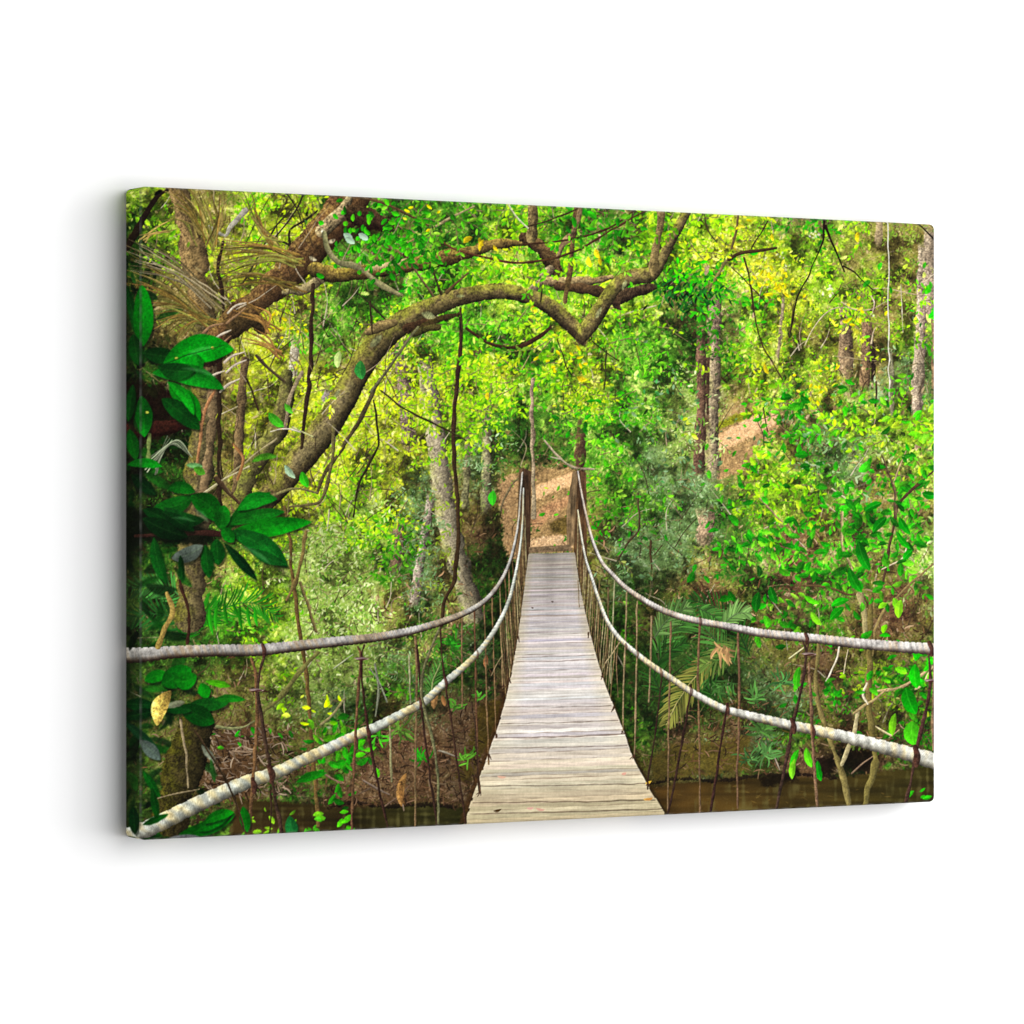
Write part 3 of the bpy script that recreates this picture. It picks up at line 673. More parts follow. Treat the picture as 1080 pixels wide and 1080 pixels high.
def paint_right_twigs():
    V = [
        ([(868, 232, 4), (869, 250, 3), (862, 268, 2), (853, 288, 2.2), (844, 305, 2.4), (838, 325, 2.4), (834, 350, 2)], (34, 22, 14)),
        ([(871, 238, 4), (876, 254, 3), (884, 272, 2.6), (890, 286, 2.4)], (32, 20, 12)),
        ([(889, 280, 2), (900, 287, 2), (912, 298, 1.8), (920, 306, 1.6)], (34, 24, 14)),
        ([(968, 235, 2.6), (978, 245, 2.6), (987, 255, 2.2)], (28, 18, 12)),
        ([(768, 273, 6), (780, 267, 5), (800, 264, 4.5), (818, 261, 3.5)], (62, 48, 20)),
        ([(784, 272, 2.5), (790, 290, 2.6), (793, 312, 2.6), (796, 335, 2.4), (803, 360, 2.2), (815, 382, 2), (826, 400, 1.6)], (60, 44, 20)),
        ([(780, 218, 3), (777, 240, 3.5), (772, 262, 4)], (96, 78, 36)), ([(810, 233, 1.6), (800, 250, 1.8), (793, 262, 1.8)], (56, 46, 20)),
        ([(772, 282, 1.5), (790, 300, 1.6), (808, 320, 1.3)], (60, 50, 22)), ([(838, 318, 1.5), (834, 340, 1.5), (832, 356, 1.5)], (70, 56, 30)),
        ([(848, 364, 1.5), (858, 345, 1.8), (870, 330, 1.8), (885, 324, 1.4), (905, 326, 1.2)], (176, 164, 110)),
        ([(886, 318, 1.2), (900, 326, 1.5), (918, 326, 1.5), (934, 318, 1.2)], (170, 146, 110)),
        ([(920, 304, 1.2), (940, 305, 1.6), (962, 310, 1.4), (985, 312, 1.2)], (170, 146, 104)), ([(918, 312, 2), (922, 320, 1.5), (920, 330, 1.2)], (190, 164, 130)),
        ([(936, 234, 1.6), (937, 300, 1.7), (937, 360, 1.7), (938, 418, 1.5)], (206, 198, 166)),
        ([(950, 300, 1.4), (952, 350, 1.2)], (170, 160, 120)), ([(918, 362, 2.4), (921, 350, 1.6), (924, 345, 1.2)], (170, 150, 110)),
        ([(924, 402, 2.5), (924, 415, 3), (923, 428, 2.5)], (60, 40, 24)),
        # shrub stems, right
        ([(989, 492, 2.5), (975, 505, 3), (960, 518, 3.2), (948, 530, 3.6), (944, 545, 4), (940, 565, 4), (935, 590, 4), (931, 615, 4)], (74, 56, 32)),
        ([(945, 545, 3), (943, 520, 2.8), (938, 500, 2.4), (930, 480, 1.8)], (90, 76, 44)), ([(942, 510, 2), (948, 492, 1.8), (955, 476, 1.4)], (150, 132, 80)),
        ([(887, 536, 3), (888, 555, 3), (888, 575, 3), (895, 592, 2.8), (900, 605, 2.4), (908, 612, 2)], (146, 134, 78)),
        ([(990, 590, 2.6), (975, 602, 2.6), (960, 615, 3), (945, 630, 3), (930, 648, 4), (922, 668, 4), (920, 690, 5)], (128, 108, 56)),
        ([(837, 617, 2), (860, 618, 2.4), (880, 621, 2.6), (894, 627, 2.8), (908, 627, 2.8), (916, 640, 2.8), (918, 660, 3), (917, 680, 3)], (84, 66, 32)),
        ([(908, 628, 7), (911, 650, 6), (912, 668, 6)], (146, 132, 78)),
        ([(918, 630, 6), (918, 680, 7), (916, 720, 7), (918, 760, 7), (922, 790, 8), (923, 808, 8), (917, 825, 7), (912, 850, 7)], (104, 92, 40)),
        ([(863, 655, 4), (863, 690, 5), (860, 715, 5), (863, 740, 6), (870, 765, 6), (879, 790, 6), (886, 810, 7), (892, 832, 7), (896, 852, 6)], (112, 98, 48)),
        ([(904, 750, 4.5), (903, 765, 5), (897, 782, 5), (891, 797, 5), (888, 806, 5)], (166, 150, 100)),
        ([(985, 690, 2), (978, 705, 3), (962, 718, 3.6), (945, 726, 3.6), (925, 728, 3)], (160, 140, 84)),
        ([(986, 700, 1.6), (972, 722, 2), (958, 728, 1.6)], (176, 158, 100)), ([(934, 727, 2), (922, 738, 2.6), (910, 745, 3.4), (900, 752, 3)], (150, 128, 74)),
        ([(914, 720, 2), (911, 732, 2.4), (915, 742, 2)], (196, 180, 140)), ([(886, 680, 2), (880, 700, 2.2), (870, 718, 1.8)], (196, 182, 150)), ([(894, 685, 1.4), (890, 710, 1.4)], (180, 160, 120)),
        ([(923, 766, 2), (932, 772, 2), (940, 776, 1.6)], (186, 164, 110)), ([(938, 778, 1.4), (948, 770, 1.6)], (150, 128, 80)), ([(850, 682, 1.6), (840, 688, 1.8), (832, 694, 1.4)], (186, 180, 120)),
        ([(795, 520, 1.5), (812, 537, 2), (825, 550, 1.6)], (140, 116, 74)), ([(878, 515, 1.5), (890, 525, 1.6)], (180, 160, 120)), ([(930, 600, 1.4), (950, 590, 1.6), (956, 576, 1.6)], (190, 170, 126)),
        ([(845, 570, 1.5), (835, 560, 1.6), (828, 548, 1.4)], (130, 104, 60)), ([(805, 430, 1.4), (808, 448, 1.6), (810, 455, 1.4)], (60, 44, 24)), ([(675, 545, 2), (672, 560, 2.4), (662, 572, 2.2), (652, 590, 2)], (60, 50, 28)),
        ([(673, 520, 2), (674, 545, 2)], (70, 60, 34)), ([(686, 570, 2.2), (687, 600, 2.2)], (64, 50, 26)), ([(690, 585, 1.2), (698, 575, 1.2)], (64, 50, 26)),
        ([(572, 462, 2), (580, 473, 2.2), (588, 482, 2.6), (600, 491, 2.4), (612, 494, 2.4), (626, 495, 2)], (150, 134, 100)), ([(580, 482, 1.2), (590, 484, 1.6)], (150, 140, 110)),
        ([(550, 500, 1.6), (540, 512, 2), (532, 525, 2.4), (528, 538, 2.4)], (104, 88, 56)),
    ]
    for p, c in V:
        stroke([(x, y, w * (.72 if y < 420 else .9)) for x, y, w in p], rgb(*c), .5, tex=.4)


def paint_bridge():
    for _ in range(95):
        x, y = rng.uniform(124, 215), rng.uniform(300, 880)
        if x > 175 and (y < 500 or 630 < y < 690):
            continue
        leaf(x, y, rng.uniform(-.6, 3.6), rng.uniform(18, 40), rng.uniform(6, 13), [rgb(14, 50, 12), rgb(18, 70, 16), rgb(24, 88, 18), rgb(10, 30, 10)][int(rng.integers(4))] * rng.uniform(.7, 1.15), rng.uniform(-.1, .1), soft=5, alpha=.8, mottle=.7)
    stroke([(214, 742, 26), (204, 775, 36), (190, 820, 44), (180, 862, 48)], rgb(54, 46, 20), .5, tex=.9, moss=rgb(52, 52, 14), mossamt=.1, rough=2)
    patch([(120, 300), (138, 320), (146, 420), (148, 600), (143, 700), (146, 800), (140, 900), (120, 900)], rgb(20, 24, 12), 10, 5, .8, .6)
    # far posts and sill
    stroke([(612, 436, 7), (612, 470, 8), (612, 500, 9)], rgb(84, 66, 38), .3, tex=.5, alpha=.6, fade=16, soft=3)
    stroke([(561, 400, 4.5), (561, 450, 4), (562, 500, 4.5), (563, 545, 5)], rgb(142, 122, 88), .5, tex=.7)
    for poly, c in (([(604, 497), (611, 496), (609, 572), (598, 578), (597, 540)], (112, 92, 66)), ([(609, 496), (618, 498), (619, 608), (608, 608), (605, 580)], (78, 58, 38)),
                    ([(547, 494), (552, 493), (551, 600), (543, 615), (545, 560)], (96, 76, 52)), ([(551, 493), (560, 497), (559, 578), (556, 600), (549, 620)], (64, 48, 34))):
        win, m = poly_mask(poly, .8, .6)
        a, b, c2, d = win
        st = vnoise(d - c2, b - a, 40, 51, .06) * .6 + vnoise(d - c2, b - a, 14, 52, .2) * .4
        put(win, m, rgb(*c) * (.55 + .9 * st)[..., None] * (.8 + .4 * NF[c2:d, a:b])[..., None])
    # deck: board after board from the far end to the near end
    Lx = spline([(557.5, 582, 0), (554, 610, 0), (549, 650, 0), (543, 690, 0), (536, 725, 0), (527, 760, 0), (515, 795, 0), (506, 820, 0), (497, 845, 0), (489, 872, 0)], 1)
    Rx = spline([(606, 581, 0), (610, 610, 0), (618, 650, 0), (631, 700, 0), (645, 740, 0), (657, 770, 0), (668, 800, 0), (684, 830, 0), (693, 845, 0), (703, 862, 0)], 1)
    lx = lambda y: np.interp(y, Lx[:, 1], Lx[:, 0])
    rx = lambda y: np.interp(y, Rx[:, 1], Rx[:, 0])
    patch([(lx(y) - 5 * (y - 575) / 290 - 1, y) for y in np.linspace(590, 868, 14)] + [(lx(y) + 3, y) for y in np.linspace(868, 590, 14)], rgb(58, 40, 22), 2, 2, .5, .75)
    patch([(rx(y) + 3 * (y - 575) / 290 + .5, y) for y in np.linspace(590, 858, 14)] + [(rx(y) - 3, y) for y in np.linspace(858, 590, 14)], rgb(40, 30, 14), 2, 2, .5, .75)
    LXV = lambda Y: np.interp(Y, Lx[:, 1], Lx[:, 0]).astype(F)
    RXV = lambda Y: np.interp(Y, Rx[:, 1], Rx[:, 0]).astype(F)
    y = 583.0
    knots = [(583, 136, 128, 118), (600, 152, 144, 137), (620, 170, 161, 156), (650, 186, 177, 174), (690, 201, 193, 189), (730, 210, 201, 196), (770, 209, 198, 190), (800, 202, 189, 170), (830, 186, 172, 143), (870, 174, 160, 128)]
    ky = [q[0] for q in knots]
    while y < 872:
        t = (y - 583) / 287
        h = .8 + 4.6 * t ** 1.2
        hh = h * rng.uniform(.75, 1.3)
        tilt = -.018 - .03 * t + rng.normal(0, .004)
        ja = -rng.uniform(-.5, 1.0) * (.3 + t); jb = rng.uniform(-.7, .7) * (.3 + t)
        xa = lx(y) - 8; xb = rx(y) + 8
        cx = (xa + xb) / 2
        ya = lambda x, y=y, tilt=tilt, cx=cx: y + tilt * (x - cx)
        win = window(xa - 1, y - 6 - h, xb + 1, y + hh + 6)
        if win is None:
            break
        a, b, c, d = win
        X = (np.arange(a, b, dtype=F) / S + X0)[None]
        Y = (np.arange(c, d, dtype=F) / S + Y0)[:, None]
        wob = (vnoise(1, b - a, 30, int(y * 7)) - .5) * (.3 + 1.1 * t)
        r = (Y - (ya(X) + wob)) / hh
        cov = np.clip((r * hh) * S + .5, 0, 1) * np.clip((X - LXV(Y) - ja) * S, 0, 1) * np.clip((RXV(Y) + jb - X) * S, 0, 1)
        base = np.array([np.interp(y, ky, [q[i] for q in knots]) for i in (1, 2, 3)], F) / 255
        base = base * (1 + rng.normal(0, .055)) * np.array([1 + rng.normal(0, .014), 1, 1 + rng.normal(0, .02)], F)
        side = np.clip((np.abs((X - cx) / (xb - xa)) - .28) * 4.5, 0, 1) * np.clip(1.25 - abs(y - 640) / 150, .25, 1)
        col = base + side[..., None] * .8 * (rgb(178, 162, 116) * (.75 + .35 * min(1, t * 2)) - base)
        grain = vnoise(d - c, b - a, 1.7, int(y * 13) + 3, 30) - .5
        grain2 = vnoise(d - c, b - a, 5, int(y * 17) + 5, 9) - .5
        mesh = np.sin((X + Y) * 2.1) * np.sin((X - Y) * 2.1)
        k = 1 + .045 * mesh + .17 * grain + .14 * grain2 + .12 * (NF[c:d, a:b] - .5)
        mid = 1 - .12 * np.exp(-(((X - 580) / 7) ** 2)) * np.clip((720 - y) / 130, 0, 1)
        put(win, cov, col * (k * mid)[..., None])
        # the gap to the next board
        gap = rng.random() ** 1.4
        gw = (.2 + .36 * t) * (.5 + gap)
        g = np.abs(Y - (ya(X) + wob) - hh)
        fade = np.clip(vnoise(1, b - a, 45, int(y * 29)) * 1.8 - .35 + gap * .7, 0, 1)
        cv = np.clip((gw - g) * S + .5, 0, 1) * fade * (.13 + .34 * gap) * np.clip((X - LXV(Y) - ja) * S, 0, 1) * np.clip((RXV(Y) + jb - X) * S, 0, 1)
        put(win, cv * (t > .02), np.broadcast_to(rgb(84, 66, 52), cv.shape + (3,)))
        y += hh
    # a few wide dark joints
    for ya_, yb_, w in ((778.5, 774, 1.9), (763, 759.5, 1.4), (745.5, 744, 1.0), (829, 826, 1.5), (846.5, 843.5, 1.7), (858, 853, 1.6), (789, 786, 1.0), (693, 690.5, .9), (697.5, 695, .9)):
        ym = (ya_ + yb_) / 2
        stroke([(lx(ym) + 2, ya_), ((lx(ym) + rx(ym)) / 2, ym + .5), (rx(ym) - 2, yb_)], rgb(66, 46, 34), .1, tex=.4, w=(w * .5, w * .75), alpha=.6)
    win, m = poly_mask([(558, 577), (601, 574), (604, 581), (557, 583)], .8, .8)
    a, b, c, d = win
    put(win, m, rgb(106, 88, 66) * (.55 + .9 * NF[c:d, a:b])[..., None])
    for x, y, c in ((565, 852, (196, 150, 132)), (678, 843, (206, 164, 96)), (680, 843, (180, 130, 70)), (655, 816, (206, 156, 136)), (520, 855, (70, 52, 30)), (524, 818, (206, 164, 140)), (555, 852, (200, 156, 140)), (581, 634, (60, 46, 36)), (633, 713, (66, 50, 40)), (560, 640, (70, 54, 40)), (680, 826, (196, 156, 60))):
        leaf(x, y, rng.normal(0, .2), rng.uniform(5, 12) if y > 800 else 3, 3 if y > 800 else 1.6, rgb(*c), .1, mottle=.8)

    # hangers between the ropes and the deck edges
    br, dk = rgb(122, 76, 46), rgb(60, 30, 24)
    H = [
        ([(265, 694, 3.6), (269, 712, 4.2), (271, 735, 5), (270, 770, 5), (268, 810, 5), (265, 845, 4.8), (262, 884, 4.8)], (124, 74, 44)),
        ([(279, 692, 3.6), (273, 712, 4.2), (272, 735, 4.6), (277, 765, 4.6), (283, 800, 4.6), (290, 840, 4.8), (298, 882, 5)], (72, 44, 32)),
        ([(285, 830, 2.5), (286, 850, 2.5), (284, 880, 2.4)], (56, 32, 22)),
        ([(377, 682, 2.6), (380, 693, 3.4), (377, 735, 3.6), (374, 785, 3.6), (372, 830, 3.6), (371, 876, 3.4)], (110, 66, 42)),
        ([(384, 680, 2.6), (381, 693, 3.2), (383, 730, 3.4), (388, 770, 3.6), (395, 810, 3.6), (402, 845, 3.4), (409, 874, 3.4)], (62, 32, 24)),
        ([(438, 672, 3), (439, 700, 3), (439, 740, 3), (438, 800, 2.8), (438, 874, 2.6)], (126, 86, 56)),
        ([(440, 680, 3), (443, 720, 3), (446, 760, 3.2), (452, 810, 3), (461, 870, 3)], (58, 32, 24)),
        ([(464, 660, 2.4), (466, 690, 2.4), (470, 725, 2.6), (477, 770, 2.6), (484, 820, 2.8), (491, 868, 3)], (64, 36, 26)),
        ([(487, 648, 2), (487, 690, 2), (487, 745, 2)], (128, 84, 56)), ([(500, 640, 2.2), (501, 690, 2.2), (502, 750, 2.4), (504, 800, 2.4), (506, 836, 2.2)], (104, 60, 40)),
        ([(497, 740, 1.8), (501, 770, 2), (505, 835, 1.8)], (64, 40, 28)), ([(510, 634, 1.8), (512, 680, 1.8), (513, 740, 2), (515, 806, 2)], (128, 84, 54)),
        ([(518, 622, 1.6), (520, 670, 1.7), (522, 740, 1.8), (523, 778, 1.8)], (132, 86, 56)), ([(527, 612, 1.6), (528, 660, 1.6), (530, 725, 1.6)], (150, 104, 72)),
        ([(532, 600, 1.4), (534, 650, 1.5), (535, 715, 1.5)], (120, 76, 50)), ([(536, 590, 1.4), (538, 650, 1.4), (539, 700, 1.4)], (146, 100, 70)), ([(540, 580, 1.3), (542, 640, 1.3), (543, 690, 1.3)], (110, 70, 46)),
        ([(543, 570, 1.2), (545, 620, 1.2), (546, 670, 1.2)], (150, 104, 74)), ([(546, 560, 1.2), (548, 610, 1.2), (549, 650, 1.2)], (110, 74, 50)), ([(530, 690, 1.2), (524, 700, 1.4), (518, 712, 1.2)], (150, 110, 80)),
        ([(431, 690, 2), (432, 720, 2), (433, 742, 2)], (150, 130, 96)),
        ([(463, 662, 3), (452, 690, 3.2), (445, 712, 3.4), (445, 735, 3.6), (452, 765, 3.6), (458, 790, 3.4), (462, 830, 3.4), (462, 868, 3)], (110, 92, 60)),
        ([(411, 765, 3), (412, 800, 3.2), (413, 824, 3)], (150, 124, 84)), ([(395, 700, 3), (399, 725, 3), (396, 755, 2.6)], (120, 110, 90)), ([(390, 705, 2), (400, 720, 2), (408, 740, 2)], (120, 110, 90)),
        ([(362, 738, 3), (350, 754, 3.2), (338, 764, 3)], (146, 122, 76)), ([(372, 690, 2), (362, 697, 2), (352, 705, 2)], (170, 156, 120)),
        # right side
        ([(609, 612, 1), (611, 640, 1.1)], (120, 84, 56)), ([(614, 600, 1.2), (617, 640, 1.2)], (120, 84, 56)), ([(619, 598, 1.3), (622, 655, 1.3)], (110, 80, 50)), ([(625, 605, 1.3), (628, 675, 1.3)], (124, 86, 56)),
        ([(632, 612, 1.4), (630, 660, 1.4), (634, 705, 1.4)], (130, 90, 60)), ([(641, 620, 1.5), (641, 670, 1.5), (639, 712, 1.5)], (120, 80, 54)), ([(648, 612, 1.8), (646, 660, 1.8), (644, 720, 1.6)], (160, 136, 100)),
        ([(661, 625, 2), (659, 680, 2.1), (657, 740, 2), (657, 770, 2)], (146, 108, 76)), ([(672, 634, 2.2), (671, 690, 2.3), (670, 750, 2.3), (669, 796, 2)], (146, 106, 74)), ([(687, 650, 2.3), (686, 690, 2.4), (684, 740, 2)], (140, 102, 72)),
        ([(654, 676, 1.6), (645, 690, 1.8), (638, 700, 1.8), (635, 708, 1.5)], (170, 130, 96)), ([(707, 656, 2.6), (706, 720, 2.4), (705, 780, 2.2), (704, 856, 2)], (128, 86, 58)), ([(652, 672, 1.2), (650, 700, 1.4), (652, 735, 1.2)], (128, 86, 58)),
        ([(698, 712, 2.2), (694, 745, 2.4), (690, 780, 2.6), (684, 815, 2.6), (683, 832, 2.4)], (56, 32, 24)), ([(738, 658, 3.2), (736, 700, 3), (737, 760, 2.8), (738, 857, 2.6)], (120, 78, 52)),
        ([(729, 722, 2.6), (722, 765, 3), (716, 800, 3), (709, 835, 3.2), (704, 858, 3)], (58, 32, 24)), ([(767, 742, 3), (761, 780, 3.2), (755, 820, 3.4), (749, 858, 3.4)], (60, 30, 24)),
        ([(778, 665, 3), (779, 720, 3.2), (779, 780, 3), (777, 815, 2.8), (778, 852, 2.6)], (118, 74, 52)),
        ([(846, 676, 2.4), (850, 690, 3.4), (845, 725, 3.8), (838, 755, 4), (832, 785, 4), (826, 815, 4.2), (819, 852, 4.2)], (70, 42, 32)), ([(853, 678, 2.4), (850, 690, 3)], (70, 42, 32)),
        ([(853, 700, 3.6), (855, 740, 4), (857, 780, 4), (859, 815, 4), (862, 850, 3.8)], (130, 82, 58)),
        ([(979, 690, 3), (981, 715, 4.6), (977, 745, 5), (970, 775, 5), (965, 800, 4.8), (960, 825, 4.8), (955, 848, 4.8)], (78, 44, 34)), ([(985, 692, 2.6), (984, 740, 4), (984, 790, 4)], (126, 84, 60)),
    ]
    upper_l = [(126, 691, 17), (150, 690.5, 16), (185, 687.5, 13.5), (220, 686, 13), (270, 685.5, 13), (310, 681.5, 12), (350, 677, 11), (385, 673.5, 10), (415, 669, 9.2), (440, 663.5, 8.6), (465, 656, 7.8), (485, 648.5, 7), (502, 640, 6.2), (516, 629, 5.4), (528, 613, 4.6), (537, 594, 3.8), (543, 572, 3.2), (547, 548, 2.6), (549, 520, 2.2), (551, 498, 2)]
    lower_l = [(126, 884, 18), (150, 876, 18), (172, 866, 18), (200, 852, 17), (232, 837, 16), (262, 824, 15), (290, 815, 14), (316, 803, 13), (345, 790, 12.5), (372, 777, 11), (400, 765, 10.5), (425, 752, 9.6), (447, 740, 8.8), (470, 719, 8), (490, 702, 7), (505, 687, 6.2), (518, 670, 5.4), (528, 653, 4.8), (537, 632, 4), (543, 608, 3.4), (548, 580, 2.6), (551, 550, 2), (552, 515, 1.6)]
    upper_r = [(609, 497, 2), (612, 515, 2.2), (617, 540, 2.8), (624, 568, 3.4), (634, 592, 4), (646, 606, 4.6), (660, 620, 5.2), (680, 633.5, 6), (700, 644, 6.6), (720, 651, 7), (745, 656.5, 7.4), (770, 661, 8), (800, 667, 9), (830, 670.5, 9.6), (860, 673.5, 10), (900, 678, 11), (940, 681.5, 11.8), (970, 683.5, 12.4), (995, 685, 13)]
    lower_r = [(609, 538, 1.8), (612, 560, 2.2), (617, 588, 2.6), (624, 610, 3.2), (631, 632, 3.8), (640, 655, 4.6), (652, 672, 5), (666, 685, 5.4), (685, 700, 6), (705, 713.5, 6.4), (725, 727, 6.8), (745, 738.5, 7.4), (765, 748, 8), (790, 754.5, 9), (815, 760.5, 10), (840, 766, 10.6), (865, 771, 11.6), (895, 778, 13), (925, 786, 14.5), (955, 794, 16), (980, 801, 17.5), (996, 806, 18)]
    thick = [h for h in H if max(q[2] for q in h[0]) > 3.3]
    thin = [h for h in H if max(q[2] for q in h[0]) <= 3.3]
    for yy in np.linspace(598, 735, 22):
        for rp, ed, sg in ((lower_l, lx, -1), (lower_r, rx, 1)):
            xe = float(ed(yy)) + sg * .6
            q = spline(rp, 2); q = q[q[:, 1] < yy]
            xt = xe + sg * (yy - 575) * .035
            m = int(np.argmin(np.abs(q[:, 0] - xt)))
            if q[m, 1] < yy - 8:
                thin.append(([(q[m, 0], q[m, 1], 1.4), ((q[m, 0] + xe) / 2, (q[m, 1] + yy) / 2, 1.4), (xe, yy, 1.4)], [(140, 100, 66), (100, 66, 44), (160, 124, 88)][int(rng.integers(3))]))
    for p, c in thin:
        stroke([(x, y, w * .74) for x, y, w in p], rgb(*c) * np.array([.86, .98, .9], F), .5, tex=.5, wob=.22)
    grey, warm, shade = rgb(196, 190, 172), rgb(206, 190, 140), rgb(70, 48, 30)
    rope(upper_l, rgb(182, 178, 168), rgb(166, 150, 124), rgb(70, 50, 30), .5, .13, .8)
    rope(upper_r, rgb(206, 200, 190), rgb(196, 178, 152), rgb(84, 60, 40), .52, .15, .6)
    for p, c in thick[:2]:
        pass
    rope(lower_l, rgb(212, 216, 198), rgb(222, 204, 150), rgb(126, 116, 90), .85, .13, .4)
    rope(lower_r, rgb(226, 224, 208), rgb(230, 212, 162), rgb(116, 98, 66), .85, .16, .4)
    for p, c in thick:
        stroke([(x, y, w * .78) for x, y, w in p], rgb(*c) * np.array([.84, .98, .9], F), .6, tex=.6, wob=.3)
    # lashings where a hanger grips a rope
    for x, y, w, h in ((285, 816, 6, 16), (267, 828, 5, 14), (388, 774, 4.4, 12), (376, 783, 3, 12), (443, 742, 3.4, 11), (470, 720, 3, 10), (503, 690, 2.4, 8), (697, 709, 3, 8), (729, 728, 3, 9), (767, 748, 3.4, 11), (836, 765, 5, 13), (857, 771, 3, 13), (966, 797, 6, 19), (981, 684, 5, 13), (850, 673, 5, 10), (738, 655, 3, 8), (278, 686, 4, 12), (672, 690, 2, 7), (660, 682, 2, 6)):
        stroke([(x - w * .2, y - h / 2, w * .8), (x + w * .25, y, w), (x + w * .1, y + h / 2, w * .8)], rgb(70, 42, 30), .7, tex=.6, alpha=.92 if h > 9 else .6)
    for x, y in ((270, 727), (381, 694), (853, 689), (982, 717)):
        leaf(x - 8, y, .05, 16, 3.4, rgb(150, 128, 118), 0, fold=.3)
        leaf(x - 6, y + 2, -.1, 13, 2, rgb(60, 36, 28), 0)
    # knots at the edge of the deck
    for x, y in ((506, 836), (515, 797), (523, 775), (531, 722), (537, 716), (546, 672), (657, 772), (669, 797), (683, 826), (648, 746), (635, 712), (620, 668)):
        for _ in range(3):
            stroke([(x, y - 1), (x + rng.normal(0, 2.2), y + rng.uniform(1, 5))], rgb(70, 46, 30), .2, tex=.2, w=(1.2, .8))


